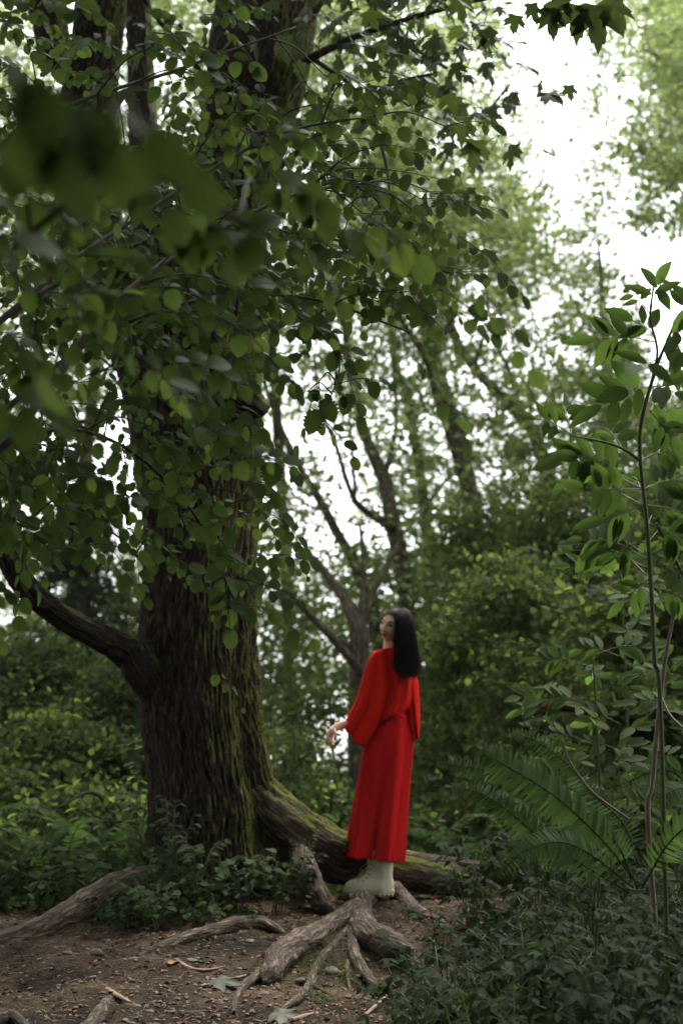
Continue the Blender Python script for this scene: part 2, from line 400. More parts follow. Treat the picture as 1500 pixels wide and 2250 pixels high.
# ================================================================== THE BIG MAPLE
px = lambda r, Y: r * Y / FOCAL
TY = 8.0
tb = G(470, 1990); maple = thing('maple_tree', 'massive mossy maple with flared roots filling the left half, woman in red beside it', 'tree', (P(460, 1960, TY)[0], TY, -.55))
def loft_trunk(levels, Y, n, seg, lobes=(), ridge=.014, name='trunk', mat='bark', seed=0., depthk=1.):
    v, l, r = np.array(levels, float).T; t = np.linspace(0, 1, n); k = np.linspace(0, 1, len(v))
    C3 = catmull(np.stack([v, l, r], 1), n); YY_ = np.full(n, Y, float) if np.isscalar(Y) else np.interp(np.linspace(0, 1, n), k, Y)
    Lp = PP(C3[:, 1], C3[:, 0], YY_); Rp = PP(C3[:, 2], C3[:, 0], YY_); c = (Lp + Rp) / 2; rad = (Rp[:, 0] - Lp[:, 0]) / 2
    a = np.linspace(0, 2 * math.pi, seg, endpoint=False); ca, sa = np.cos(a)[None], np.sin(a)[None]
    z = c[:, 2][:, None]; rr = np.repeat(rad[:, None], seg, 1)
    co = np.stack([ca * rr, sa * rr, np.repeat(z, seg, 1)], -1)
    rr = rr * (1 + .05 * fbm(np.stack([ca * 1.3 + 0 * z, sa * 1.3 + 0 * z, z * .8 + 0 * ca + seed], -1), 3))
    for (deg, amp, fall, wd, z0) in lobes:
        da = (a - R(deg) + math.pi) % (2 * math.pi) - math.pi
        rr = rr + amp * np.exp(-np.maximum(z - z0, 0) / fall) * np.exp(-(da[None] / wd) ** 2)
    q = co * np.array([44, 44, 5.5]) + seed; q = q + .5 * perlin(co * 5)[..., None]
    rr = rr + ridge * (.55 - 2 * np.abs(perlin(q))) + ridge * .35 * perlin(co * np.array([60, 60, 22]))
    V = c[:, None] + np.stack([ca * rr, sa * rr * depthk, 0 * rr], -1)
    mb = MB(); mb.add(V.reshape(-1, 3), grid_faces(n, seg), None, co.reshape(-1, 3) + seed); return mb.obj(name, M[mat], maple)
loft_trunk([(2080, 318, 640), (1980, 326, 628), (1900, 333, 618), (1850, 336, 606), (1780, 334, 606), (1700, 330, 586), (1600, 317, 571), (1500, 309, 565), (1400, 310, 562), (1300, 318, 560),
            (1200, 320, 563), (1100, 312, 566), (1000, 297, 570), (900, 282, 572), (800, 258, 572), (700, 236, 572), (620, 230, 570), (560, 250, 560), (500, 300, 540)], TY, 420, 340,
           [(-110, .10, .35, .35, -.55), (-60, .12, .3, .25, -.55), (-20, .16, .45, .3, -.5), (200, .10, .4, .3, -.55), (90, .2, .4, .5, -.5), (-42, -.045, 1.6, .16, -.3), (-88, .035, 2.5, .3, .2), (-12, .02, 1.0, .22, .1)])
loft_trunk([(800, 250, 420), (700, 215, 370), (600, 165, 300), (450, 128, 265), (300, 122, 250), (150, 150, 262), (0, 168, 275), (-300, 190, 285), (-700, 150, 230)], [8, 7.95, 7.9, 7.85, 7.8, 7.75, 7.7, 7.6, 7.5], 220, 120, name='limb', seed=3.)
loft_trunk([(760, 380, 570), (650, 385, 572), (500, 395, 590), (400, 415, 610), (300, 440, 635), (200, 450, 668), (100, 462, 684), (0, 478, 694), (-200, 500, 690), (-700, 520, 680)], [8, 8, 8, 8.05, 8.1, 8.1, 8.15, 8.2, 8.3, 8.5], 240, 170, name='limb', seed=5., lobes=[(-85, -.05, 3, .2, 1.5)])
loft_trunk([(700, 300, 400), (500, 290, 380), (300, 285, 350), (100, 280, 335), (-300, 260, 320)], [8.2, 8.5, 8.7, 8.9, 9.2], 120, 80, name='limb', seed=7.)
loft_trunk([(140, 90, 160), (60, 75, 150), (0, 60, 145), (-300, 0, 110)], 8.4, 60, 60, name='limb', seed=8.)
def px_tube(pts, n=60, seg=16, **k):
    """pts: (u, v, radius in photo pixels, distance)"""
    mb = k.pop('mb', None) or MB()
    add_tube(mb, [P(u, v, Y) for u, v, r, Y in pts], [px(r, Y) for u, v, r, Y in pts], n, seg, **k); return mb
# the low bough on the left, with its swollen collar
px_tube([(390, 1480, 50, 8.0), (330, 1462, 52, 7.9), (290, 1438, 40, 7.8), (250, 1414, 31, 7.7), (200, 1390, 28, 7.6), (150, 1363, 27, 7.5), (100, 1328, 27, 7.4), (50, 1276, 27, 7.3), (12, 1205, 26, 7.2), (-22, 1110, 25, 7.1), (-40, 980, 24, 7.0), (-50, 800, 22, 6.9), (-20, 550, 20, 6.8)],
        200, 90, bump=.06, ridge=.010).obj('bough', M['limb'], maple)
px_tube([(350, 1500, 52, 7.85), (318, 1462, 48, 7.8), (298, 1425, 40, 7.78)], 40, 50, bump=.12, ridge=.01).obj('burl', M['bark'], maple)
px_tube([(560, 905, 34, 7.82), (535, 880, 44, 7.74), (500, 872, 30, 7.8)], 40, 50, bump=.3, ridge=.012).obj('burl', M['bark'], maple)
def root_on_ground(pts, mat='root', n=90, seg=28, lift=.25, name='root', bump=.16, parent=None, end=None):
    Q = []; rad = []
    for p in pts:
        u, v, r = p[:3]
        if len(p) > 3: c = P(u, v, p[3]); Y = p[3]
        else:
            g = G(u, v + r * .5); Y = g[1]; c = P(u, v, Y); c[2] = max(c[2], H(c[0], c[1]) - px(r, Y) * .35)
        Q.append(c); rad.append(px(r, Y))
    mb = MB(); add_tube(mb, Q, rad, n, seg, bump=bump * 1.3, bscale=12, ridge=.005, seed=float(len(Q)) + pts[0][0] * .01); return mb.obj(name, M[mat], parent or maple)
root_on_ground([(480, 1660, 50, 7.98), (550, 1742, 56, 7.95), (605, 1798, 62, 7.93), (665, 1846, 62, 7.95), (730, 1878, 58, 8.0), (800, 1898, 48, 8.08), (880, 1916, 36, 8.1), (960, 1932, 32, 8.1), (1030, 1950, 24, 8.05), (1090, 1975, 14, 8.0)], 'rootmoss', 220, 80, bump=.10)
root_on_ground([(760, 1862, 40, 8.25), (860, 1884, 20, 8.4), (930, 1893, 16, 8.45), (1000, 1900, 15, 8.5), (1075, 1904, 9, 8.5)], 'root', 100, 26)
root_on_ground([(900, 1900, 12, 8.3), (980, 1912, 14, 8.3), (1050, 1935, 13, 8.3), (1100, 1960, 8, 8.2)], 'root', 80, 24)
root_on_ground([(430, 1940, 48, 7.9), (345, 1948, 48, 7.72), (285, 1960, 46, 7.52), (240, 1972, 46, 7.4), (200, 1993, 42, 7.3), (100, 2047, 34, 7.05), (0, 2078, 28, 6.9), (-110, 2105, 26, 6.8), (-260, 2150, 20, 6.6)], 'root', 200, 70, bump=.08)
root_on_ground([(640, 1820, 22, 8.0), (655, 1862, 22, 7.85), (670, 1900, 22, 7.65), (685, 1940, 24, 7.52), (702, 1975, 26, 7.42), (716, 2000, 16, 7.35)], 'root', 80, 40, bump=.16)
root_on_ground([(806, 1990, 20, 7.85), (796, 1979, 23, 7.6), (791, 2012, 24, 7.4), (800, 2046, 30), (838, 2074, 33), (873, 2092, 32), (905, 2114, 21), (918, 2142, 14), (925, 2175, 8), (920, 2200, 3)], 'root', 150, 44, bump=.16)
root_on_ground([(790, 2000, 16, 7.42), (779, 2050, 15), (776, 2095, 14), (795, 2132, 13), (822, 2165, 11), (832, 2190, 5)], 'root', 110, 26, bump=.18)
root_on_ground([(782, 1992, 16, 7.42), (742, 2022, 20), (700, 2048, 24), (655, 2076, 29), (618, 2103, 32), (596, 2140, 24), (582, 2162, 7)], 'root', 130, 40, bump=.2)
root_on_ground([(615, 2112, 14), (575, 2140, 11), (540, 2165, 9), (520, 2195, 8), (514, 2225, 4)], 'root', 90, 20, bump=.15)
root_on_ground([(768, 2040, 8), (730, 2080, 8), (696, 2120, 9), (686, 2150, 9), (668, 2185, 10), (640, 2205, 8), (618, 2222, 4)], 'root', 100, 20, bump=.2)
root_on_ground([(762, 2115, 6), (764, 2150, 5), (770, 2182, 2)], 'root', 40, 14)
root_on_ground([(690, 2170, 6), (715, 2180, 5), (738, 2192, 3)], 'root', 40, 14)
root_on_ground([(302, 2104, 6), (345, 2086, 11), (400, 2066, 14), (460, 2048, 17), (520, 2034, 18), (570, 2030, 15), (606, 2040, 9), (622, 2052, 4)], 'root', 120, 34, bump=.22)
root_on_ground([(868, 1955, 18, 7.95), (884, 1980, 20, 7.8), (915, 2002, 15), (958, 2022, 9), (985, 2040, 4)], 'root', 80, 30, bump=.15)
root_on_ground([(240, 2192, 6), (228, 2214, 14), (212, 2240, 17), (170, 2290, 16)], 'root', 60, 26, bump=.2)
root_on_ground([(-60, 2250, 26), (20, 2240, 22), (62, 2262, 10)], 'root', 60, 30, bump=.2)
root_on_ground([(480, 2262, 8), (540, 2252, 9), (640, 2232, 11), (700, 2215, 8)], 'root', 60, 16) if False else None

# high boughs and twigs carrying its crown
mb = MB()
for pts in ([(640, 150, 12, 8.0), (760, 90, 9, 7.6), (900, 40, 6, 7.2), (1100, -10, 4, 6.6), (1250, -30, 3, 5.0)], [(670, 60, 10, 8.1), (760, -60, 8, 8), (850, 60, 6, 7.6), (980, 150, 4, 7.2)],
            [(600, 380, 8, 7.9), (720, 280, 7, 7.4), (850, 190, 5, 7.2), (960, 160, 3, 7)], [(500, 250, 9, 8), (420, 130, 7, 7.6), (330, 20, 5, 7.3), (280, -80, 4, 7)],
            [(690, 130, 7, 7.9), (780, 200, 5, 7.5), (840, 330, 4, 7.3), (860, 460, 3, 7.1)]):
    px_tube(pts, 40, 8, mb=mb, bump=.1)
mb.obj('branch', M['twig'], maple)

# ================================================================== DENSITY MAPS (how much foliage stands in each direction)
AREA = np.array([0, .07, .22, .5, .85, 1.25, 1.75, 2.4, 3.4, 4.8])
def dmap(rows):
    g = np.array([[int(c) for c in r] for r in rows]); return AREA[g]
def cells(g, jitter_seed, x0=-6, x1=None, y0=-7, y1=None):
    """cells of 100 px with the map continued beyond the frame"""
    h, wd = g.shape
    for j in range(y0, (y1 if y1 is not None else h)):
        for i in range(x0, (x1 if x1 is not None else wd + 6)):
            yield i, j, g[min(max(j, 0), h - 1), min(max(i, 0), wd - 1)]
FAR = dmap(['535666677641168', '534566677741048', '554666667753148', '664666567864158', '775566668887356', '665556678887641', '666556678866640', '566556566755772', '564555566646887',
            '442555435666678', '551455325666788', '542455336668899', '556655668889999', '666666766899999', '888776566799999', '898888646799999', '999988656899999', '999998878999999', '999999999999999'])
# far trees: trunk polylines (u, v, r, Y) and side branches
BG = [
 dict(m='far3', l='slim grey tree with a pale trunk leaning left behind the woman', t=[(1050, 1500, 26, 15), (1040, 1150, 22, 15), (1000, 960, 21, 15.3), (962, 830, 20, 15.6), (930, 700, 16, 16), (880, 480, 12, 16.5), (850, 250, 8, 17)],
      b=[[(1030, 1090, 10, 15), (985, 960, 7, 14.6), (930, 780, 7, 14.4), (880, 700, 6, 14.2), (820, 560, 4, 14)], [(950, 780, 9, 15.6), (990, 700, 6, 15.4), (1010, 560, 4, 15)]]),
 dict(l='forked tree with a long dark side branch above the woman', t=[(910, 1650, 24, 13.5), (890, 1300, 18, 13.5), (862, 1150, 18, 13.6), (845, 1060, 16, 13.8), (800, 950, 12, 14), (770, 820, 9, 14.3), (740, 600, 6, 15)],
      b=[[(865, 1160, 12, 13.5), (800, 1120, 8, 13.3), (770, 1080, 6, 13.1), (735, 970, 5, 13), (705, 900, 4, 12.9), (690, 780, 3, 12.8)], [(780, 1110, 5, 13.2), (775, 1000, 3, 13), (765, 900, 2, 13)], [(845, 1050, 7, 13.8), (870, 930, 5, 14), (862, 780, 4, 14)]]),
 dict(l='thin straight tree leaning across the bright gap beside the big trunk', t=[(830, 1450, 15, 14.5), (785, 1255, 13, 14.5), (740, 1170, 11, 14.6), (700, 1095, 10, 14.7), (655, 1020, 8, 14.9), (600, 900, 6, 15.2), (560, 760, 4, 15.5)],
      b=[[(715, 1125, 4, 14.7), (660, 1100, 3, 14.5), (620, 1050, 2, 14.4)]]),
 dict(l='dark stumpy many-branched tree left of the woman\'s head', t=[(790, 1900, 26, 12), (785, 1560, 22, 12), (790, 1400, 21, 12), (765, 1330, 14, 12.1), (735, 1285, 11, 12.2), (690, 1230, 9, 12.3), (620, 1180, 6, 12.5), (560, 1130, 4, 12.7)],
      b=[[(785, 1430, 10, 12), (730, 1400, 9, 11.9), (680, 1350, 8, 11.8), (620, 1290, 5, 11.6)], [(800, 1480, 12, 11.9), (745, 1420, 9, 11.8), (700, 1370, 6, 11.7)], [(795, 1380, 9, 12), (820, 1300, 7, 12.1), (870, 1200, 5, 12.3)], [(788, 1370, 7, 12), (800, 1250, 5, 12.1), (790, 1150, 4, 12.2)]]),
 dict(m='far3', l='tree with a crooked branch leaning left at the upper right', t=[(1230, 1300, 22, 15), (1190, 1000, 17, 15), (1130, 900, 14, 15.2), (1060, 830, 12, 15.4), (1015, 770, 10, 15.6), (985, 690, 8, 15.8), (940, 500, 6, 16)],
      b=[[(1040, 810, 6, 15.4), (1060, 745, 5, 15.2), (1090, 690, 3, 15)], [(1150, 930, 7, 15), (1120, 820, 5, 15), (1085, 740, 4, 15), (1060, 600, 3, 15)]]),
 dict(l='straight upright tree between the two leaning ones', t=[(960, 1600, 16, 18), (935, 1150, 13, 18), (915, 1000, 12, 18), (890, 860, 11, 18.2), (865, 780, 9, 18.4), (860, 560, 7, 19), (880, 200, 5, 20)],
      b=[[(930, 1120, 5, 18), (975, 1060, 4, 18), (1010, 1000, 3, 18)]]),
 dict(m='far3', l='tall narrow ivy-clad tree at the edge of the open sky', t=[(1345, 1500, 17, 20), (1338, 1100, 14, 20), (1332, 850, 12, 20), (1320, 620, 7, 20.5), (1312, 520, 3, 21)], b=[]),
 dict(l='pale tree standing in the far upper right corner', t=[(1650, 1500, 24, 17), (1630, 900, 20, 17), (1600, 500, 16, 17.5), (1560, 200, 11, 18), (1530, -100, 8, 18.5)], b=[[(1610, 560, 8, 17.4), (1500, 400, 6, 17), (1400, 330, 4, 16.8)], [(1570, 260, 7, 17.9), (1480, 150, 5, 17.5), (1400, 100, 3, 17)]]),
 dict(m='far3', l='leafy tree seen through the gap left of the big trunk', t=[(150, 1700, 22, 16), (170, 1200, 17, 16), (200, 900, 14, 16.3), (230, 600, 11, 16.6), (260, 200, 8, 17)], b=[[(175, 1150, 7, 16), (90, 1000, 5, 15.8), (30, 850, 3, 15.6)]]),
 dict(l='pale green tree at the far left edge of the wood', t=[(-120, 1700, 24, 17), (-90, 1100, 19, 17), (-50, 600, 14, 17.5), (0, 200, 9, 18)], b=[]),
 dict(m='far3', l='tree rising behind the big trunk and showing through its fork', t=[(640, 1700, 16, 19), (630, 1300, 14, 19), (600, 800, 12, 19), (560, 300, 8, 20), (540, -100, 6, 21)], b=[]),
]
tu = []
for k, b in enumerate(BG):
    b0 = b['t'][0]; base = P(*b0[:2], b0[3]); base[2] = float(H(base[0], base[1]))
    b['o'] = thing('woodland_tree', b['l'], 'tree', base, 'trees of the wood behind')
    pts = [(b0[0], 0, 0, 0)]; Q = [base - [0, 0, .3]] + [P(u, v, Y) for u, v, r, Y in b['t']]; rd = [px(b0[2] * 1.35, b0[3])] + [px(r, Y) for u, v, r, Y in b['t']]
    mb = MB(); add_tube(mb, Q, rd, 70, 14, bump=.14, bscale=3.5); mb.obj('trunk', M['bgbark'], b['o'])
    for br in b['b']: px_tube(br, 40, 9, bump=.12).obj('branch', M['bgbark'], b['o'])
    b['L'] = Leaves(T_small)
    for u, v, r, Y in b['t'][1:]: tu.append((k, u, v))
tu = np.array(tu, float)
def spray(Lv, c, rad, n, size, flat=.55, droop=-.2, face=.35):
    """n leaves on a small spray of twigs round c"""
    ax = rdir(1, .4)[0]; t = rng.uniform(-1, 1, n)[:, None]
    p = c + ax * t * rad + rng.normal(size=(n, 3)) * rad * np.array([.38, .38, .38 * flat])
    d = unit(ax * rng.choice([-1, 1], (n, 1)) + rdir(n, .6) * .9 + [0, 0, droop])
    nn = unit(np.array([0, -face, 1.]) + rng.normal(size=(n, 3)) * .45)
    Lv.add(p, d, nn, size * rng.uniform(.65, 1.25, n))
for i, j, A in cells(FAR, 1, -8, 23, -9, 22):
    if A <= 0: continue
    inside = -1 <= i <= 15 and -1 <= j <= 19
    lam = A * (1 if inside else (.1 if j < -1 else .3)) * 26
    for _ in range(rng.poisson(lam)):
        u = (i + rng.random()) * 100; v = (j + rng.random()) * 100; Y = rng.uniform(12.5, 23) if inside else rng.uniform(13, 20)
        q_ = P(u, v, Y)
        if rng.random() > .62 + 1.5 * float(perlin(np.array(q_) * .75)) + .8 * float(perlin(np.array(q_) * 2.1)): continue
        dd = np.abs(tu[:, 1] - u) + .6 * np.abs(tu[:, 2] - v); k = int(tu[np.argmin(dd), 0])
        rad = rng.uniform(.16, .42)
        spray(BG[k]['L'], P(u, v, Y), rad, int(40 * (Y / 17) ** 2 * (1 if inside else .4)), .084 if inside else .12)
for b in BG:
    if b['L'].p:
        mb = MB(); b['L'].to(mb); mb.obj('crown', M[b.get('m', 'far')], b['o'])

# dark conifer beyond the low bough
cb = P(190, 1750, 13.5); cb[2] = float(H(cb[0], cb[1]))
con = thing('conifer_tree', 'dark conifer with drooping boughs beyond the low bough at left', 'tree', cb)
top = P(195, 1080, 14.); mb = MB(); add_tube(mb, [cb, (cb + top) / 2, top], [.10, .07, .02], 30, 10); mb.obj('trunk', M['bgbark'], con)
Lc = Leaves(T_needle)
for k in range(100):
    t = rng.uniform(.18, 1); a = rng.uniform(0, 2 * math.pi); ln = 1.15 * (1 - t) + .25
    o = cb + (top - cb) * t; dr = np.array([math.cos(a), math.sin(a), -.12])
    s = rng.random(150)[:, None]; p = o + dr * s * ln + [0, 0, -.25] * s * s * ln + rng.normal(size=(150, 3)) * [.03, .03, .05]
    side = np.cross(dr, [0, 0, 1]) * rng.choice([-1, 1], (150, 1))
    Lc.add(p, unit(side + dr * .6 + rng.normal(size=(150, 3)) * .35 - [0, 0, .25]), rdir(150) * .5 + [0, 0, 1], rng.uniform(.07, .14, 150))
mb = MB(); Lc.to(mb); mb.obj('crown', M['conifer'], con)

# ================================================================== SHRUBS IN THE MIDDLE DISTANCE
def shrub(name, label, blobs, mat='shrub', tpl=None, size=.058, dens=1., group=None, stems=5, cat='shrub', sprad=.2):
    """blobs: (u, v, radius u, radius v, Y)"""
    tpl = T_mid if tpl is None else tpl
    u0, Y0 = blobs[0][0], blobs[0][4]; base = P(u0, 1800, Y0); base[2] = float(H(base[0], base[1]))
    o = thing(name, label, cat, base, group); Lv = Leaves(tpl); mb = MB()
    for (u, v, ru, rv, Y) in blobs:
        c = P(u, v, Y); a, b = px(ru, Y), px(rv, Y)
        N = int(dens * 4.2 * a * b * math.pi / (13 * size ** 2 * .45 * .5))
        for _ in range(N):
            q = rdir(1)[0] * rng.random() ** .4
            cc = c + q * [a, min(a, b, 1.1), b]
            if cc[2] < H(cc[0], cc[1]): continue
            spray(Lv, cc, rng.uniform(.7, 1.5) * sprad, 13, size, .18, -.2, .55)
            if rng.random() < .04: add_tube(mb, [cc, cc * .5 + c * .5 + rng.normal(size=3) * .1, c - [0, 0, b * .6]], [.003, .005, .008], 10, 5)
        for s in range(stems):
            e = c + rng.normal(size=3) * [a * .5, .2, b * .4]
            g = base + rng.normal(size=3) * [.2, .2, 0]; g = np.array([g[0], g[1], float(H(g[0], g[1])) - .05])
            add_tube(mb, [g, (g + e) / 2 + rng.normal(size=3) * .15 + [0, 0, .1], e], [.016, .012, .005], 16, 6, bump=.1)
    mb.obj('stem', M['twig'], o); m2 = MB(); Lv.to(m2); m2.obj('foliage', M[mat], o); return o
sg = 'shrubs closing the wood on the right'
shrub('woodland_shrub', 'dense dark shrub directly right of the woman\'s shoulder', [(1010, 1480, 90, 150, 11), (1000, 1700, 90, 150, 10.6), (960, 1830, 90, 60, 10)], dens=1.1, group=sg)
shrub('woodland_shrub', 'tall layered shrub rising behind the upper fern frond', [(1130, 1330, 120, 130, 10.5), (1160, 1530, 110, 140, 10), (1130, 1740, 120, 120, 9.6)], dens=1., group=sg)
shrub('woodland_shrub', 'high pale green shrub with flat leaf layers under the open sky', [(1250, 1160, 170, 130, 12), (1080, 1180, 120, 90, 13)], dens=.8, group=sg, mat='shrub')
shrub('woodland_shrub', 'shrub with broad shadowed leaves behind the grey cane', [(1380, 1380, 130, 150, 9.5), (1400, 1600, 130, 130, 9.2), (1340, 1790, 150, 100, 8.8)], dens=1., group=sg, size=.085)
shrub('woodland_shrub', 'leafy shrub at the right edge behind the sapling stem', [(1520, 1120, 120, 130, 10), (1540, 1350, 120, 160, 9.6), (1560, 1600, 130, 160, 9.2)], dens=.9, group=sg, size=.085)
lg = 'shrubs left of the big trunk'
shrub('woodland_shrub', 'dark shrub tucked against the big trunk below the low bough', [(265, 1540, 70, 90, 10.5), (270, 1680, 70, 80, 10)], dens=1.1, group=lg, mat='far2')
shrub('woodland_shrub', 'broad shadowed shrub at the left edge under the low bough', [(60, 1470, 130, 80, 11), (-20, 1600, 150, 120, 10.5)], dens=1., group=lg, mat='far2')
shrub('woodland_shrub', 'lighter green shrub with layered leaves in the left undergrowth', [(120, 1620, 130, 70, 9.8), (60, 1740, 140, 80, 9.4)], dens=1., group=lg)
shrub('woodland_shrub', 'small shrub between the left shrubs and the long left root', [(200, 1800, 110, 80, 9), (30, 1880, 120, 80, 8.7)], dens=.9, group=lg)
shrub('woodland_shrub', 'sunlit low shrub between the big trunk and the red skirt', [(650, 1660, 70, 70, 10.2), (720, 1760, 60, 70, 9.8), (690, 1560, 80, 60, 11.5)], dens=.55)
# forest floor cover far behind
Lv = Leaves(T_mid)
for _ in range(8000):
    Y = 8.9 + 17 * rng.random() ** 1.6 ; x = rng.uniform(-.62, .62) * Y * .8; z = float(H(x, Y))
    if 8 < Y < 10 and -.1 < x < .9 and rng.random() < .7: continue
    spray(Lv, np.array([x, Y, z + abs(rng.normal()) * .22]), .2, 12, .062, .4)
mb = MB(); Lv.to(mb); tag(mb.obj('undergrowth', M['shrub']), 'low leafy undergrowth spreading over the wood floor behind the tree', None, None, 'stuff')

# ================================================================== FERNS
def add_frond(Lv, mb, pts, plen, r=.0035, n=None, up=(0, -.35, 1), seed=0):
    pts = np.asarray(pts, float); L = np.sum(np.linalg.norm(np.diff(catmull(pts, 30), axis=0), axis=1))
    n = n or max(14, int(L / .0155)); path = catmull(pts, n); T = unit(np.gradient(path, axis=0)); up = unit(up)
    add_tube(mb, pts, [r, r * .7, r * .25], 24, 6)
    side = unit(np.cross(T, up)); nn = unit(np.cross(side, T)); t = np.linspace(0, 1, n)
    env = plen * np.clip(np.sin(np.pi * np.clip(t * .93 + .07, 0, 1) ** .75), 0, 1) ** .6; k = t > .10
    for s in (-1, 1):
        d = unit(side * s + T * .32 + nn * -.08 + rng.normal(size=(n, 3)) * .06)
        Lv.add(path[k], d[k], (nn + rng.normal(size=(n, 3)) * .12)[k], env[k] * rng.uniform(.9, 1.08, k.sum()))
def fern(label, base, fronds, group='sword ferns'):
    o = thing('sword_fern', label, 'fern', base, group)
    for f in fronds:
        Lv = Leaves(T_pinna if f.get('tpl') is None else f['tpl']); mb = MB(); add_frond(Lv, mb, f['p'], f['w'], up=f.get('up', (0, -.35, 1)))
        Lv.to(mb); mb.obj('frond', M['fern'], o)
    return o
def ff(pts, w, up=(-.1, -1, .6)): return dict(p=[P(u, v, Y - .25) for u, v, Y in pts], w=w * 1.22, up=up)
fb = P(1370, 1930, 5.5); fb[2] = float(H(fb[0], fb[1]))
fern('large dark green sword fern arching left towards the woman', fb, [
    ff([(1385, 1930, 5.5), (1348, 1846, 5.45), (1230, 1755, 5.4), (1110, 1705, 5.4), (1030, 1685, 5.45), (937, 1671, 5.5)], .062),
    ff([(1390, 1930, 5.4), (1335, 1860, 5.3), (1266, 1790, 5.25), (1197, 1734, 5.2), (1110, 1682, 5.2), (1070, 1660, 5.2), (1041, 1664, 5.22)], .085),
    ff([(1400, 1900, 5.5), (1370, 1812, 5.6), (1300, 1743, 5.65), (1231, 1665, 5.7), (1153, 1617, 5.75), (1049, 1604, 5.8)], .055),
    ff([(1380, 1960, 5.3), (1262, 1890, 5.25), (1188, 1842, 5.2), (1110, 1777, 5.2), (1045, 1738, 5.25), (976, 1732, 5.3)], .066),
    ff([(1390, 1950, 5.2), (1300, 1880, 5.1), (1230, 1850, 5.05), (1150, 1870, 5.0), (1090, 1930, 5.0)], .06),
    ff([(1400, 1950, 5.6), (1330, 1800, 5.8), (1250, 1760, 6.0), (1170, 1790, 6.1), (1110, 1850, 6.2)], .06),
    ff([(1410, 1950, 5.3), (1470, 1850, 5.2), (1540, 1800, 5.1), (1620, 1810, 5.0)], .065)])
fern('thin drooping sword fern crossed by the grey cane', P(1530, 1820, 5.8), [
    ff([(1560, 1830, 5.8), (1491, 1705, 5.8), (1430, 1695, 5.8), (1392, 1712, 5.8), (1330, 1735, 5.8), (1283, 1760, 5.8)], .035),
    ff([(1560, 1830, 5.8), (1520, 1740, 5.7), (1470, 1740, 5.6), (1420, 1790, 5.6)], .05), ff([(1560, 1830, 5.8), (1600, 1740, 5.9), (1680, 1700, 5.9)], .06)])
def wild_fern(label, u, v, Y, n, L, tpl=None, w=.07, group='ferns in the undergrowth'):
    b = P(u, v, Y); b[2] = float(H(b[0], b[1])); fr = []
    for k in range(n):
        a = 2 * math.pi * (k + rng.random() * .6) / n; l = L * rng.uniform(.75, 1.15); h = np.array([math.cos(a), math.sin(a), 0])
        fr.append(dict(p=[b, b + h * l * .3 + [0, 0, l * .5], b + h * l * .7 + [0, 0, l * .62], b + h * l + [0, 0, l * .42]], w=w * rng.uniform(.8, 1.2), up=(0, 0, 1)))
    return fern(label, b, fr, group)
for lab, u, Y, n, L in (('arching fern right behind the long left root', 130, 8.3, 11, .75), ('tall fern beside the big trunk at its left foot', 255, 8.7, 12, .85), ('fern at the left edge among low leaves', 10, 8.6, 10, .7),
                        ('fern in the pale undergrowth far left', -60, 9.6, 10, .8), ('fern in the gap left of the red skirt hem', 690, 9.6, 11, .85), ('larger fern above the mossy root left of the skirt', 640, 10.2, 12, .95),
                        ('shaded fern right of the red skirt', 960, 9.4, 11, .85), ('shaded fern below the dark shrubs, right of the roots', 1080, 9.1, 11, .8), ('fern half hidden behind the big sword fern', 1230, 8.2, 10, .8)):
    wild_fern(lab, u, 1850, Y, n, L)

# ================================================================== HAZEL hanging in from the left
HZ = dmap(['64355211210000', '64446432420000', '66447766641000', '57567788741000', '56678888862000', '89998888883000', '89998877665000', '88888745240000', '87787324000000', '87577204000000',
           '87457431000000', '87656540000000', '43333440000000', '00001320000000', '00001100000000'])
hb = np.array([-2.1, 3.6, float(H(-2.1, 3.6))])
hazel = thing('hazel_bush', 'hazel bush whose leafy branches reach in from the left over the big trunk', 'bush', hb)
MAIN = [ [(-700, 1500, 20, 3.6), (-300, 1180, 15, 3.7), (0, 985, 11, 3.8), (80, 893, 11, 3.9), (213, 708, 9, 4.1), (330, 600, 7, 4.3), (430, 535, 6, 4.5), (640, 430, 4, 4.8), (820, 400, 3, 5.1)],
 [(-700, 1500, 14, 3.6), (-200, 900, 8, 3.9), (100, 620, 6, 4.2), (300, 480, 5, 4.5), (600, 300, 4, 4.9), (850, 250, 2, 5.2)],
 [(-600, 1500, 14, 3.9), (-200, 1100, 8, 4.3), (130, 800, 6, 4.7), (300, 700, 5, 4.9), (500, 650, 4, 5.2), (700, 660, 3, 5.4), (900, 730, 2, 5.5)],
 [(-600, 1600, 12, 4.2), (-200, 1150, 7, 4.7), (60, 960, 5, 5.0), (250, 970, 4, 5.3), (420, 1120, 3, 5.5), (520, 1330, 2, 5.6)],
 [(-500, 1100, 10, 4.2), (-150, 500, 7, 4.5), (100, 260, 5, 4.8), (400, 150, 4, 5.2), (650, 60, 2, 5.5)],
 [(-500, 1500, 9, 4.5), (-100, 1150, 5, 5.0), (0, 1070, 4, 5.2), (140, 1100, 3, 5.4), (260, 1180, 2, 5.5), (330, 1260, 1.5, 5.5)],
 [(-500, 1400, 12, 4.0), (-100, 800, 7, 4.4), (250, 560, 5, 4.8), (500, 500, 4, 5.1), (800, 540, 3, 5.4), (990, 600, 2, 5.5)],
 [(-500, 1300, 12, 2.9), (-200, 800, 11, 2.6), (60, 520, 8, 2.4), (300, 380, 7, 2.5), (560, 500, 4, 2.6)],
 [(430, 535, 4, 4.5), (560, 640, 3, 4.9), (690, 720, 2.5, 5.2), (745, 800, 2, 5.3), (720, 890, 1.5, 5.35)] ]
mains = []
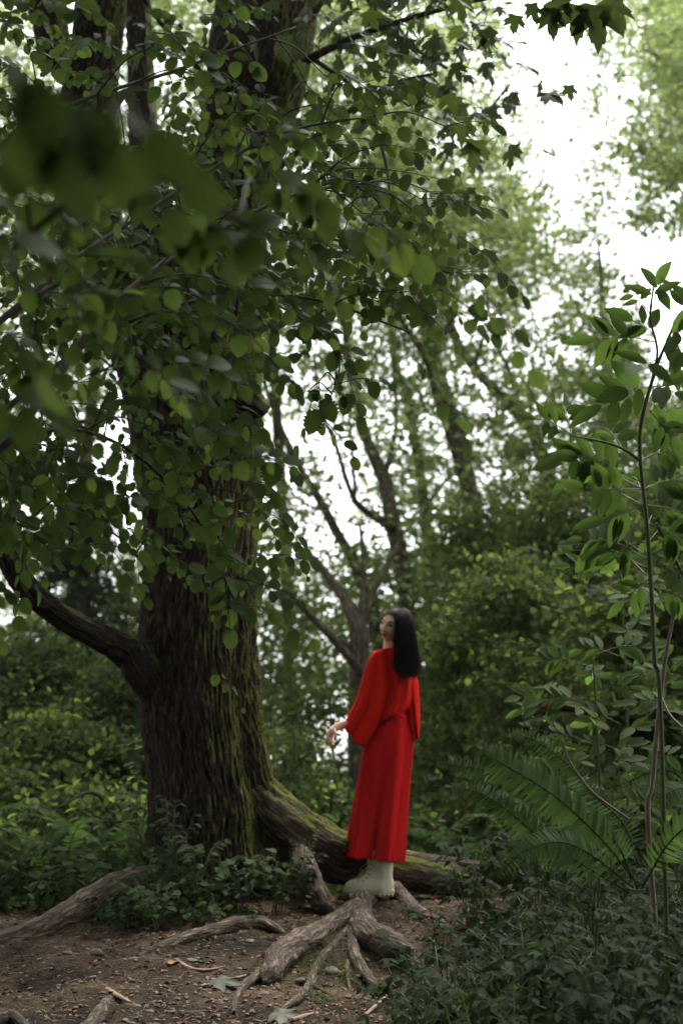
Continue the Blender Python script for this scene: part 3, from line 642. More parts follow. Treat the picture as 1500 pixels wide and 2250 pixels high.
for m in MAIN:
    if m[0][0] < -400: 
        g = hb + rng.normal(size=3) * [.15, .15, 0]; Q = [g, (g + P(*m[0][:2], m[0][3])) / 2] + [P(u, v, Y) for u, v, r, Y in m]; rd = [.02, .018] + [px(r, Y) for u, v, r, Y in m]
        mb = MB(); add_tube(mb, Q, rd, 80, 10, bump=.08)
    else: mb = px_tube(m, 50, 8)
    mb.obj('branch', M['twig'], hazel)
    c = catmull(np.array([P(u, v, Y) for u, v, r, Y in m]), 60); mains.append(c)
mains_all = np.concatenate(mains)
Lh = Leaves(T_hazel); tw = MB()
def hazel_spray(base, dirn, L, n, size, twr=.0022, conn=True):
    """an arching twig with alternate leaves hanging half flat, half towards the light of the clearing"""
    dirn = unit(dirn); droop = np.array([0, 0, -1.]); pts = [base, base + dirn * L * .5 + droop * L * .06, base + dirn * L + droop * L * rng.uniform(.15, .4)]
    path = catmull(pts, 24); add_tube(tw, pts, [twr, twr * .7, twr * .3], 12, 5)
    if conn and np.linalg.norm(mains_all - base, axis=1).min() < .4:
        k = np.argmin(np.linalg.norm(mains_all - base, axis=1)); q = mains_all[max(0, k - 2)]
        mid = (q + base) / 2 + [0, 0, .04]; add_tube(tw, [q, mid, base], [twr * 1.6, twr * 1.3, twr], 14, 5)
    T = unit(np.gradient(path, axis=0)); plane = unit(np.array([rng.normal() * .3, -.9 + rng.normal() * .25, .5]))
    for q in range(n):
        t = (q + .6) / n; i = min(23, int(t * 23)); s = -1 if q % 2 else 1
        side = unit(np.cross(T[i], plane)) * s
        d = unit(side * rng.uniform(.5, 1) + T[i] * rng.uniform(.2, .7) + droop * rng.uniform(.1, .75))
        if q == n - 1: d = unit(T[i] + droop * .5)
        nn = unit(plane + rng.normal(size=3) * .32); pet = path[i] + d * .012
        add_tube(tw, [path[i], pet], [.0011, .0008], 3, 4, caps=False)
        Lh.add(pet, d, nn, size * rng.uniform(.5, 1.3) * (1 - .25 * abs(t - .6)))
for i, j, A in cells(HZ, 2, -5, 11, -5, 15):
    if A <= 0: continue
    for _ in range(rng.poisson(A * 2.7 if i >= 0 and j >= 0 else A * .8)):
        u = (i + rng.random()) * 100; v = (j + rng.random()) * 100; k = rng.random()
        Y = rng.uniform(4.7, 6.4) if k < .9 else rng.uniform(3.3, 4.6)
        base = P(u - 45, v - 20, Y); dr = np.array([1, rng.normal() * .5, rng.uniform(-.9, .35)])
        if rng.random() < .3: dr[0] = rng.uniform(-.7, .4)
        L = rng.uniform(.16, .32); hazel_spray(base, dr, L, rng.integers(6, 11), (.059 if Y > 4.4 else .056), conn=rng.random() < .5)
# named tips that hang free in the picture
for u, v, Y, du, dv, n, L in ((880, 560, 5.2, .9, -.5, 6, .18), (900, 640, 5.2, .5, -.7, 5, .14), (740, 760, 5.3, .35, -.9, 7, .26), (700, 840, 5.3, .1, -1, 4, .14), (660, 700, 5.3, .8, -.3, 7, .25), (480, 1180, 5.5, .2, -1, 6, .24),
                              (495, 1290, 5.5, .15, -1, 4, .15), (300, 1180, 5.5, .1, -1, 5, .16), (560, 1000, 4.6, 1, -.1, 5, .12), (760, 640, 5.2, .9, -.2, 8, .25), (500, 880, 5.0, 1, -.5, 5, .14), (560, 760, 5.4, .7, -.5, 6, .2)):
    hazel_spray(P(u, v, Y), np.array([du, 0, dv]), L, n, .082)
# near leaves, a metre or two from the lens
for u, v, Y, n, s in ((60, 90, 1.25, 5, .07), (190, 200, 1.35, 4, .07), (330, 300, 1.9, 3, .07), (40, 330, 1.7, 4, .07), (300, 380, 2.4, 4, .07), (100, 420, 2.4, 3, .07), (30, 520, 2.1, 5, .075), (520, 500, 2.6, 6, .075), (420, 470, 2.6, 6, .075),
                      (620, 400, 2.9, 6, .075), (20, 700, 2.0, 5, .075), (40, 860, 2.2, 5, .075), (760, 470, 3.2, 5, .075), (200, 640, 2.8, 3, .07), (330, 760, 2.9, 5, .07), (860, 480, 3.4, 4, .075), (80, 240, 1.3, 4, .07), (560, 1010, 3.6, 4, .07)):
    hazel_spray(P(u - 60, v, Y), np.array([1, rng.normal() * .3, rng.uniform(-.5, .2)]), .10 * max(1, Y / 2), n, s)
tw.obj('twig', M['twig'], hazel); mb = MB(); Lh.to(mb); mb.obj('foliage', M['hazel'], hazel)

# ================================================================== MAPLE LEAVES (crown of the big maple)
MP = dmap(['00000033777300000', '00000044666300000', '00000022355420000', '00000000133100000', '00000000012000000', '00000000000000000'])
Lm = Leaves(T_maple); tm = MB()
def maple_spray(c, n, size, face=.5):
    for q in range(n):
        p = c + rng.normal(size=3) * .14; d = unit(np.array([rng.normal(), rng.normal() * .5, -.7 + rng.normal() * .35])); nn = unit(np.array([rng.normal() * .4, -face, 1 + rng.normal() * .3]))
        add_tube(tm, [c + [0, 0, .05], (c + p) / 2 + [0, 0, .03], p], [.002, .0014, .0012], 6, 4, caps=False); Lm.add(p, d, nn, size * rng.uniform(.6, 1.2))
for i, j, A in cells(MP, 3, 0, 14, -6, 6):
    if A <= 0: continue
    for _ in range(rng.poisson(A * 1.5)):
        maple_spray(P((i + rng.random()) * 100, (j + rng.random()) * 100, rng.uniform(6.3, 8.6)), 6, .17)
for u, v in ((60, 20), (260, 60), (480, 20), (360, 0), (340, 180), (650, 60), (640, 10), (700, 120), (270, 140)): maple_spray(P(u, v, 6.9), 5, .17)
# cluster hanging from the top edge against the sky
for u, v, du, s in ((1135, 18, -.15, .10), (1205, -8, .1, .17), (1265, -20, .0, .2), (1300, -25, .1, .24), (1330, -30, .35, .2), (1160, -10, .3, .12), (1240, -30, -.3, .16)):
    Lm.add(P(u, v, 4.6), np.array([du, 0, -1.]), unit(np.array([.1, -1, .35 + rng.normal() * .2])), s * .9)
px_tube([(1110, -60, 3, 4.6), (1200, -30, 3, 4.6), (1340, -60, 3, 4.6)], mb=tm, seg=6, n=12)
# the crown overhead, above and behind the camera, which shades the clearing
for _ in range(int(2600)):
    x, y = rng.uniform(-6, 3.2), rng.uniform(-6, 9.5); z = rng.uniform(3.4, 7.5) + max(0, y) * .42
    if x > -1.6 - .12 * y and y > 2.2 and rng.random() < .85: continue
    n = 9; c = np.array([x, y, z])
    if y > .3:
        fy_ = y * CT + z * ST; uu, vv = 750 + FOCAL * x / fy_, 1125 - FOCAL * (z * CT - y * ST) / fy_
        if -250 < uu < 1750 and vv > -160 - 1200 / max(y, .5): continue
    Lm.add(c + rng.normal(size=(n, 3)) * [.35, .35, .2], rdir(n, .4), unit(rng.normal(size=(n, 3)) * .35 + [0, 0, 1]), rng.uniform(.18, .32, n))
for _ in range(260):  # extra clusters added just above the frame to shade the near hazel leaves
    y = rng.uniform(.3, 3.4); z = .85 * y + rng.uniform(.4, 1.3); n = 7; c = np.array([rng.uniform(-1.6, .5), y, z])
    Lm.add(c + rng.normal(size=(n, 3)) * [.12, .12, .05], rdir(n, .4), unit(rng.normal(size=(n, 3)) * .35 + [0, 0, 1]), rng.uniform(.12, .2, n))
tm.obj('twig', M['twig'], maple); mb = MB(); Lm.to(mb); mb.obj('crown', M['maple'], maple)
# unseen wall of foliage added behind and beside the camera to darken front light
Lv = Leaves(T_small)
for _ in range(5200):
    a = rng.uniform(R(172), R(368)); r_ = rng.uniform(6.5, 10); z = rng.uniform(-1.1, 9.5)
    n = 12; c = np.array([math.cos(a) * r_ - .5, math.sin(a) * r_ + 1.0, z])
    if c[1] > 1.5: continue
    Lv.add(c + rng.normal(size=(n, 3)) * [.4, .4, .25], rdir(n, .6), unit(rng.normal(size=(n, 3)) * .5 + [0, 0, 1]), rng.uniform(.25, .4, n))
mb = MB(); Lv.to(mb); tag(mb.obj('leaf_screen', M['far2']), 'dense woodland added unseen behind the viewer to block front light', None, None, 'stuff')

# ================================================================== ELDER SAPLING at right
def compound(pts, pairs, ll, name, parent, mat='elder', facing=(0, -1., .12), wide=1.0, term=True, rr=.0022):
    pts = np.asarray(pts, float); path = catmull(pts, 30); T = unit(np.gradient(path, axis=0)); up = unit(np.array(facing) + rng.normal(size=3) * .15)
    mb = MB(); add_tube(mb, pts, [rr, rr * .8, rr * .5], 20, 6); Lv = Leaves(T_elder)
    for k in range(pairs):
        t = .42 + .5 * k / max(1, pairs); i = int(t * 29); side = unit(np.cross(T[i], up))
        for s in (-1, 1):
            d = unit(side * s * .95 + T[i] * .6 + rng.normal(size=3) * .07 + [0, 0, -.08]); nn = unit(up + rng.normal(size=3) * .10 + side * s * .12)
            Lv.add(path[i] + d * .004, d, nn, ll * rng.uniform(.85, 1.1) * wide)
    if term: Lv.add(path[-1], unit(T[-1] + rng.normal(size=3) * .15), unit(up + rng.normal(size=3) * .2), ll * 1.12)
    m2 = MB(); Lv.to(m2); st = mb.obj(name, M['stem'], parent); m2.obj('leaflets', M[mat], parent if False else st); return st
eb = P(1436, 1960, 5.0); eb = np.array([1.09, 5.0, float(H(1.09, 5.0))])
elder = thing('elder_sapling', 'slender elder sapling with big paired leaflets standing against the open sky', 'sapling', eb)
mb = MB(); S = [(1450, 1560, 5, 5.0), (1437, 1450, 5, 5.0), (1430, 1300, 5, 5.0), (1420, 1150, 4.5, 5.0), (1405, 1000, 4.2, 5.0), (1410, 918, 4.5, 5.0), (1440, 810, 4, 5.0), (1462, 756, 3.5, 5.0), (1490, 690, 3, 5.0)]
add_tube(mb, [eb] + [P(u, v, Y) for u, v, r, Y in S], [.009] + [px(r, Y) for u, v, r, Y in S], 90, 10, bump=.04); mb.obj('stem', M['stem'], elder)
px_tube([(1432, 831, 3, 5.0), (1443, 770, 3, 5.0), (1428, 700, 2.5, 5.0), (1434, 630, 2, 5.0)], 30, 7).obj('stem', M['stem'], elder)
px_tube([(1500, 1264, 4, 5.1), (1470, 1205, 4, 5.1), (1441, 1151, 3, 5.0)], 30, 7).obj('stem', M['stem'], elder)
px_tube([(1405, 1012, 3.5, 5.0), (1365, 985, 3, 4.97), (1320, 970, 2.8, 4.95), (1255, 957, 2, 4.9)], 30, 7).obj('stem', M['stem'], elder)
EL = [ ([(1430, 680), (1434, 642), (1441, 625)], 1, .105), ([(1440, 640), (1445, 632), (1452, 622)], 1, .10), ([(1427, 690), (1400, 655), (1382, 640)], 2, .06), ([(1441, 752), (1390, 742), (1345, 742), (1310, 745)], 3, .105), ([(1441, 745), (1420, 720), (1390, 705)], 2, .10), ([(1462, 756), (1480, 735), (1500, 715)], 2, .10),
       ([(1440, 790), (1420, 800), (1400, 802)], 1, .12), ([(1445, 795), (1475, 800), (1500, 805)], 2, .12), ([(1425, 850), (1400, 852), (1380, 858)], 1, .125), ([(1428, 850), (1455, 850), (1480, 862)], 1, .12), ([(1412, 880), (1390, 872), (1350, 878), (1320, 890)], 2, .125), ([(1412, 880), (1440, 890), (1470, 900)], 2, .12),
       ([(1255, 957), (1245, 915), (1237, 890)], 3, .095), ([(1255, 957), (1215, 930), (1175, 920)], 2, .075), ([(1320, 970), (1290, 1000), (1230, 1012)], 3, .10), ([(1365, 985), (1350, 960), (1330, 940)], 2, .10), ([(1405, 1012), (1450, 990), (1500, 968)], 3, .10),
       ([(1412, 1062), (1360, 1035), (1310, 1010), (1270, 1005)], 3, .10), ([(1412, 1075), (1350, 1075), (1280, 1072)], 3, .10), ([(1412, 1075), (1450, 1060), (1500, 1052)], 3, .105), ([(1418, 1110), (1370, 1125), (1330, 1140)], 3, .105), ([(1418, 1110), (1460, 1115), (1500, 1125)], 3, .105),
       ([(1424, 1190), (1380, 1200), (1350, 1225)], 3, .10), ([(1441, 1155), (1470, 1170), (1500, 1190)], 3, .10), ([(1430, 1290), (1470, 1300), (1510, 1320)], 3, .09), ([(1428, 1270), (1400, 1290), (1370, 1320)], 2, .08), ([(1490, 690), (1505, 670), (1520, 650)], 2, .09), ([(1470, 760), (1500, 770), (1540, 780)], 3, .11), ([(1425, 900), (1460, 940), (1475, 960)], 2, .09)]
for q in range(9):                 # the leaves on the far side of the stem
    u, v = rng.uniform(1150, 1500), rng.uniform(850, 1230); bu = 1412 + (v - 1000) * .04; sg_ = 1 if u > bu else -1
    EL.append(([(bu, v + 60), ((bu + u) / 2, v + 20), (u, v + rng.uniform(-25, 35))], int(rng.integers(2, 4)), rng.uniform(.085, .11)))
for kk_, (pts, pr, ll) in enumerate(EL):
    y0 = 5.0; dy = rng.uniform(-.22, .2) if kk_ < len(EL) - 9 else rng.uniform(.15, .5)
    compound([P(u, v, y0 + dy * k / (len(pts) - 1)) for k, (u, v) in enumerate(pts)], pr, ll * 1.1, 'leaf', elder)
# the other, paler saplings
def sapling(label, u, v0, v1, Y, n, ll, group='young saplings in the right undergrowth'):
    b = P(u, v0, Y); b[2] = float(H(b[0], b[1])); o = thing('elder_sapling', label, 'sapling', b, group); t = P(u + 12, v1, Y)
    mb = MB(); mid = (b + t) / 2 + [.03, 0, 0]; add_tube(mb, [b, mid, t], [.008, .006, .003], 40, 8); mb.obj('stem', M['stem'], o)
    for k in range(n):
        s = 1 - k / n * .62; c = b + (t - b) * s; a = rng.uniform(0, 2 * math.pi); h = np.array([math.cos(a), math.sin(a) * .7 - .2, .15]); l = rng.uniform(.14, .26)
        compound([c, c + h * l * .6 + [0, 0, .02], c + h * l], 3, ll * .78 * rng.uniform(.8, 1.1), 'leaf', o, mat='pale', facing=(0, -.8, .65))
sapling('pale sapling whose light leaves spread left of the grey cane', 1290, 1800, 1440, 6.1, 16, .125)
sapling('sapling with flat leaves under the elder branches', 1350, 1700, 1240, 6.5, 18, .13)
sapling('leafy sapling cut by the right edge beside the grey cane', 1500, 1800, 1300, 5.8, 17, .12)
sapling('low sapling with a few leaves behind the sword fern tips', 1200, 1800, 1500, 7.0, 14, .12)
cane = thing('dead_cane', 'bare grey cane rising steeply out of the ferns at right', 'cane', np.array([1.18, 5.3, float(H(1.18, 5.3))]))
mb = MB(); add_tube(mb, [np.array([1.15, 5.35, float(H(1.15, 5.35)) - .02])] + [P(u, v, 5.3) for u, v in ((1423, 1815), (1432, 1720), (1447, 1560), (1462, 1440), (1486, 1320), (1512, 1210))], [.012, .010, .010, .0095, .0085, .007, .006, .005], 70, 9, bump=.05); mb.obj('stick', M['cane'], cane)
px_tube([(1450, 1530, 3.5, 5.3), (1470, 1570, 2.5, 5.25), (1500, 1600, 2, 5.2)], 16, 6).obj('side_stick', M['cane'], cane)
mb = MB(); px_tube([(1232, 1622, 2, 5.1), (1252, 1675, 2.5, 5.1), (1300, 1740, 3, 5.1), (1380, 1800, 3, 5.1)], 24, 6, mb=mb); tag(mb.obj('dead_cane', M['cane']), 'short pale bare twig poking up through the sword fern fronds', 'cane')
mb = MB(); px_tube([(1188, 1556, 5, 8.9), (1215, 1548, 13, 8.95), (1262, 1550, 16, 9.0), (1300, 1560, 14, 9.1), (1380, 1580, 13, 9.3)], 60, 24, bump=.2, mb=mb); tag(mb.obj('rotten_log', plain('rotten_wood', (.06, .026, .014), .9, .1, .6, 14, .02, 30)), 'reddish rotten log lying in the dark shrubs at right', 'log')

# ================================================================== LOW PLANTS (bank at lower right, foot of the tree)
def low_plant(label, b, n, hgt, ll, spread, mat='herb', tpl=None, name='bramble_plant', cat='plant', group=None, three=True, lean=(0, 0)):
    tpl = T_herb if tpl is None else tpl
    b = np.asarray(b, float); b = np.array([b[0], b[1], float(H(b[0], b[1]))]); o = thing(name, label, cat, b, group); st = MB(); Lv = Leaves(tpl)
    for k in range(n):
        a = rng.uniform(0, 2 * math.pi); rd = spread * rng.uniform(.25, 1); h = hgt * rng.uniform(.45, 1.1)
        tip = b + [math.cos(a) * rd + lean[0], math.sin(a) * rd + lean[1], h]; mid = b + (tip - b) * .45 + [0, 0, h * .22]
        path = catmull([b + rng.normal(size=3) * [.02, .02, 0], mid, tip], 14); add_tube(st, path[::4], [.0032, .0026, .002, .0012], 12, 5)
        for t in (13, 11, 9, 7, 5) if three else range(3, 14):
            if rng.random() < .12: continue
            c = path[t]; out = unit(np.array([math.cos(a + rng.normal() * 1.1), math.sin(a + rng.normal() * 1.1), .1])); pl = ll * rng.uniform(.5, 1.1)
            e = c + out * pl * .7 + [0, 0, pl * .15]; add_tube(st, [c, e], [.0014, .001], 3, 4, caps=False); up = unit(np.array([0, -.35, 1]) + rng.normal(size=3) * .3)
            side = unit(np.cross(out, up)); l = ll * rng.uniform(.7, 1.15)
            if three:
                Lv.add(e, out + [0, 0, -.25], up, l)
                for s in (-1, 1): Lv.add(e, unit(side * s + out * .35 + [0, 0, -.2]), up + side * s * .2, l * .8)
            else: Lv.add(e, out + [0, 0, -.3], up, l)
    st.obj('stem', M['stem'], o); m2 = MB(); Lv.to(m2); m2.obj('foliage', M[mat], o); return o
bg_ = 'bramble plants on the bank'
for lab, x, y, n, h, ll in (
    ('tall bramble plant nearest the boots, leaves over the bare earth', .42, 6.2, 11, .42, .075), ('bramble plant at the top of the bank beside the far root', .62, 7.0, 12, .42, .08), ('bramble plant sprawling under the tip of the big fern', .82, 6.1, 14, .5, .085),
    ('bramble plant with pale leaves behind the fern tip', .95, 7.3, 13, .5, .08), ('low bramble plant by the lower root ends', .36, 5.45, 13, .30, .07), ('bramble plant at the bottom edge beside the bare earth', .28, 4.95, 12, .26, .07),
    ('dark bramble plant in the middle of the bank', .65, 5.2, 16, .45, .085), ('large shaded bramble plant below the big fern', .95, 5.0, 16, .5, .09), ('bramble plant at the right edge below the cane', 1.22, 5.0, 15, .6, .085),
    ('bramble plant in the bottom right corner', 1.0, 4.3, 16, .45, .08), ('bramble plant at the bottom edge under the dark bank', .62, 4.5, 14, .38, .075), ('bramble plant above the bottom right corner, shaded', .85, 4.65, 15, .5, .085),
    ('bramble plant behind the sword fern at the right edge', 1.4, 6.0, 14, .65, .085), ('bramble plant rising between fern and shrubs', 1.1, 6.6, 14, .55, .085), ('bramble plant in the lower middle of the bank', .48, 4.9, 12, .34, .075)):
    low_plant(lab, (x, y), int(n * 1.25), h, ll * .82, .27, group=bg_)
tg = 'broad leaved plants at the foot of the trunk'
for lab, u, Y, n, h, ll, sp in (('tall leafy plant with yellowing tips climbing the trunk foot at left', 375, 7.35, 8, .62, .062, .13), ('dense leafy plant on the left flank of the trunk foot', 325, 7.2, 10, .34, .055, .16), ('leafy plant spilling over the long left root', 262, 6.95, 7, .20, .05, .12),
                              ('leafy plant in the dark centre of the trunk foot', 430, 7.25, 12, .38, .065, .2), ('broad leaved plant between trunk and short front root', 535, 7.3, 8, .30, .095, .15), ('small leafy plant left of the short front root', 610, 7.35, 7, .28, .075, .12),
                              ('thin stemmed plant in front of the mossy right root', 665, 7.45, 5, .38, .05, .08), ('leafy plant low in front of the trunk, lowest of the clump', 350, 6.95, 10, .24, .06, .2)):
    g = P(u, 2000, Y); low_plant(lab, (g[0], Y), n, h * .9, ll * .75, sp, mat='ivy', tpl=T_heart, name='leafy_plant', group=tg, three=False)
lp = 'leafy plants in the left undergrowth'
for lab, u, Y, h in (('tall plant with paired leaves at the left edge', 40, 8.0, .75), ('plant with pointed leaves left of the trunk foot', 215, 8.3, .55), ('thin seedling stem close to the left side of the trunk', 305, 8.2, 1.0)):
    g = P(u, 1900, Y); low_plant(lab, (g[0], Y), 6, h, .09, .16, mat='shrub', tpl=T_elder, name='leafy_plant', group=lp, three=False)
# grass tufts
def grass(label, pts, hgt, name='grass'):
    Lv = Leaves(blade(5, lambda s: .012 * (1 - s), 0, -.35))
    for (x, y, n, sp) in pts:
        q = np.array([x, y, 0]) + rng.normal(size=(n, 3)) * [sp, sp, 0]; q[:, 2] = H(q[:, 0], q[:, 1])
        d = unit(rng.normal(size=(n, 3)) * .45 + [0, 0, 1]); Lv.add(q, d, unit(rng.normal(size=(n, 3)) * [1, 1, .2]), hgt * rng.uniform(.5, 1.2, n))
    mb = MB(); Lv.to(mb); return tag(mb.obj(name, M['fern']), label, None, None, 'stuff')
a_ = [G(700, 2085), G(735, 2060), G(680, 2120), G(720, 2140), G(760, 2150), G(700, 2200)]
grass('short green grass among the fanned roots', [(g[0], g[1], 60, .05) for g in a_], .11)
grass('long dark grass blades in the bank plants', [(x, y, 110, .16) for x, y in ((.3, 4.8), (.6, 4.6), (.9, 4.4), (.45, 5.3), (.8, 5.3), (1.1, 4.9), (1.2, 4.3), (.95, 5.8))], .3)
# dark low cover on the bank
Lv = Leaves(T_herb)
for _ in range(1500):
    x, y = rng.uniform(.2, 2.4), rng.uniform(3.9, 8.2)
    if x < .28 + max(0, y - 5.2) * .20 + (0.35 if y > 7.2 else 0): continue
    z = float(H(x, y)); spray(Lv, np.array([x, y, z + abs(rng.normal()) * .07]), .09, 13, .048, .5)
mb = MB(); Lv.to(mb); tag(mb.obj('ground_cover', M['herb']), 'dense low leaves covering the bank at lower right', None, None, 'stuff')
Lv = Leaves(T_heart)
for _ in range(170):
    x, y = rng.uniform(-1.2, -.25), rng.uniform(6.95, 7.5)
    if rng.random() < .2 + .5 * (x > -.6): continue
    spray(Lv, np.array([x, y, float(H(x, y)) + abs(rng.normal()) * .05 + max(0, .18 * (y - 7.1))]), .07, 9, .036, .6)
for _ in range(420):
    x, y = rng.uniform(-3.2, -.9), rng.uniform(7.6, 9.2); spray(Lv, np.array([x, y, float(H(x, y)) + abs(rng.normal()) * .15]), .12, 9, .06, .5)
mb = MB(); Lv.to(mb); tag(mb.obj('ivy', M['ivy']), 'mat of small dark leaves round the foot of the trunk', None, None, 'stuff')

# ================================================================== LITTER, STONES, STICKS
brown = plain('dead_leaf', (.17, .10, .055), .8, .1, .8, 25); chip = plain('wood_chip', (.26, .19, .13), .8, .2, .4, 12)
green_dead = plain('fallen_green_leaf', (.05, .055, .028), .6, .3, .3, 12); stone_m = plain('river_stone', (.12, .10, .08), .7, .3, .3, 30, .002, 60)
Lv = Leaves(T_small); n = 11000; x = rng.uniform(-2.2, 1.3, n); y = rng.uniform(4.8, 8.4, n)
Lv.add(np.stack([x, y, Hd(x, y) + .003], -1), rdir(n, .12), unit(rng.normal(size=(n, 3)) * .3 + [0, 0, 1]), rng.uniform(.006, .034, n)); mb = MB(); Lv.to(mb)
tag(mb.obj('leaf_litter', brown), 'crumbled dead leaves and needles strewn over the earth', None, None, 'stuff')
mb = MB()
for _ in range(1500):
    x, y = rng.uniform(-2.2, 1.2), rng.uniform(4.8, 8.3); z = float(Hd(x, y)); a = rng.uniform(0, math.pi); l = rng.uniform(.008, .05); h = np.array([math.cos(a), math.sin(a), rng.normal() * .08]) * l
    add_tube(mb, [np.array([x, y, z + .002]) - h, np.array([x, y, z + .005]) + h], [.0012, .0009], 3, 4)
tag(mb.obj('twig_litter', chip), 'fine broken twigs and needles scattered on the bare earth', None, None, 'stuff')
def stone(mb, c, r, fl=.6, s=0.):
    a = np.linspace(0, math.pi, 9); b = np.linspace(0, 2 * math.pi, 14, endpoint=False)
    V = np.stack([np.sin(a)[:, None] * np.cos(b), np.sin(a)[:, None] * np.sin(b), np.cos(a)[:, None] + 0 * b], -1); V = V * (1 + .35 * perlin(V * 1.1 + s))[..., None] * [r, r * .8, r * fl]
    mb.add((V + c).reshape(-1, 3), grid_faces(9, 14))
mb = MB()
for _ in range(520):
    if rng.random() < .6: g = np.array([rng.normal(-.62, .3), rng.uniform(5.0, 6.3)])
    else: g = np.array([rng.uniform(-2.0, .5), rng.uniform(4.9, 8.2)])
    stone(mb, np.array([g[0], g[1], float(Hd(g[0], g[1]))]), rng.uniform(.004, .014), .6, rng.random() * 50)
tag(mb.obj('gravel', stone_m), 'small pebbles pressed into the bare earth', None, None, 'stuff')
for u, v, r, lab in ((148, 2098, 13, 'rounded stone against the long left root, nearest the frame edge'), (212, 2096, 14, 'flat stone under the long left root, right of another one'), (296, 2112, 13, 'pale flat stone left of the thin front root'), (548, 2072, 11, 'pointed pale pebble resting under the thin front root'),
                     (703, 2072, 9, 'small reddish stone in the fork of the fanned roots'), (728, 2140, 22, 'large dark stone wedged among the fanned roots'), (660, 2158, 12, 'dull grey stone in the hollow left of the fanned roots'), (580, 2188, 13, 'half buried brown stone near the thin left root end'),
                     (205, 2152, 10, 'small grey stone on the bare earth above the root stub'), (300, 2215, 12, 'smooth pebble right of the flat wood chip'), (330, 2228, 13, 'largest pebble of the patch at the bottom')):
    g = G(u, v); mb = MB(); stone(mb, g + [0, 0, .004], px(r, g[1]), .55, rng.random() * 40); tag(mb.obj('stone', stone_m), lab, 'stone', 'loose stones on the bare earth')
def stick(label, pts, r, mat=chip, flat=1., name='stick'):
    mb = MB(); Q = [G(u, v) + [0, 0, r * .8] for u, v in pts]; add_tube(mb, Q, [r * .8, r, r * .5], 24, 8, bump=.15, bscale=30, squash=flat); return tag(mb.obj(name, mat), label, 'stick', 'fallen sticks on the bare earth')
stick('flat pale piece of wood lying alone at the bottom left', [(236, 2178), (262, 2195), (286, 2208)], .014, flat=.5)
stick('long flat stick pointing at the fanned roots', [(440, 2172), (490, 2162), (540, 2148)], .012, flat=.6)
stick('pale stick crossing the fallen maple leaf', [(385, 2112), (420, 2132), (455, 2136), (495, 2128)], .011, flat=.6)
stick('broken pale stick at the very bottom edge under the grass', [(640, 2248), (670, 2240), (698, 2232)], .012)
stick('short thin stick beneath the long flat one', [(428, 2225), (445, 2224), (462, 2222)], .004)
stick('slim twig lying behind the left pebbles', [(150, 2190), (180, 2180), (200, 2172)], .004)
stick('thin stick leaning in the plants at the bottom centre', [(800, 2235), (830, 2210), (862, 2180)], .008)
def fallen(label, u, v, s, d, mat=green_dead):
    g = G(u, v); Lv = Leaves(T_maple); Lv.add(g + [0, 0, .02], unit(np.array(d, float)), unit(np.array([.1, -.35, 1])), s); mb = MB(); Lv.to(mb); tag(mb.obj('fallen_leaf', mat), label, 'leaf', 'fallen maple leaves')
fallen('dull green fallen maple leaf, upper one of the crossed pair', 425, 2125, .17, (.3, 1, .05)); fallen('dull green fallen maple leaf, lower one of the crossed pair', 445, 2160, .19, (.9, -.5, 0))
fallen('dark fallen maple leaf at the bottom edge', 572, 2236, .17, (1, -.3, 0)); fallen('small fallen leaf at the foot of the leafy plants', 295, 2072, .12, (1, .5, 0)); fallen('pale curled leaf at the tip of the short front root', 712, 1985, .07, (1, .2, .2), brown)
fallen('curled pale leaf left of the crossed fallen leaves', 392, 2128, .13, (-.4, .8, .1), brown)

# ================================================================== THE WOMAN IN RED
WY = 7.85; PXM = WY / FOCAL
def W(u, v, dy=0.): return P(u, v, WY) + np.array([0, dy, 0])
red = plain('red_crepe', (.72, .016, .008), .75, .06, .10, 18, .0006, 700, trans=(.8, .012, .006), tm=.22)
skin = plain('skin', (.78, .50, .36), .5, .35, .06, 14); hairm = plain('black_hair', (.013, .009, .008), .65, .12, .4, 60)
boot_m = plain('cream_leather', (.68, .65, .49), .5, .45, .05, 12, .0008, 120); sole_m = plain('cream_rubber', (.5, .46, .32), .6, .3, .08, 20); dark_m = plain('dark_metal', (.03, .03, .025), .4, .6, .1)
lipm = plain('lips', (.30, .07, .055), .45, .4, .05); browm = plain('brow', (.02, .013, .01), .8, .1, .1); white_m = plain('eye_white', (.55, .52, .48), .3, .5, .03); gold = plain('gold', (.7, .5, .25), .3, .8, .05)
base = W(815, 1965); woman = thing('person', 'woman in red blouse and long skirt, standing on the roots and looking back', 'person', base)
def loft_lr(levels, n, seg, dy=0., fold=None, wave=0.):
    """levels: (uL, vL, uR, vR, half depth[, bulge du, bulge dv])"""
    Lv = np.array([list(l) + [0] * (7 - len(l)) for l in levels], float); q = catmull(Lv, n)
    L = PP(q[:, 0], q[:, 1], np.full(n, WY)); Rr = PP(q[:, 2], q[:, 3], np.full(n, WY)); c = (L + Rr) / 2; ax = (Rr - L) / 2
    oth = np.stack([q[:, 5] * PXM, -q[:, 4], -q[:, 6] * PXM], -1); a = np.linspace(0, 2 * math.pi, seg, endpoint=False)
    t = np.linspace(0, 1, n)[:, None]; k = 1 + (fold(a[None], t) if fold else 0 * a[None] * t)
    V = c[:, None] + (ax[:, None] * np.cos(a)[None, :, None] + oth[:, None] * np.sin(a)[None, :, None]) * k[..., None]
    V[..., 1] += dy
    if wave: V[..., 2] += wave * np.clip(t - .9, 0, 1) * 10 * np.sin(a * 17 + 1)[None]
    return V
red2 = plain('red_skirt_crepe', (.58, .006, .007), .7, .1, .08, 14, .0006, 700, trans=(.8, .012, .01), tm=.2)
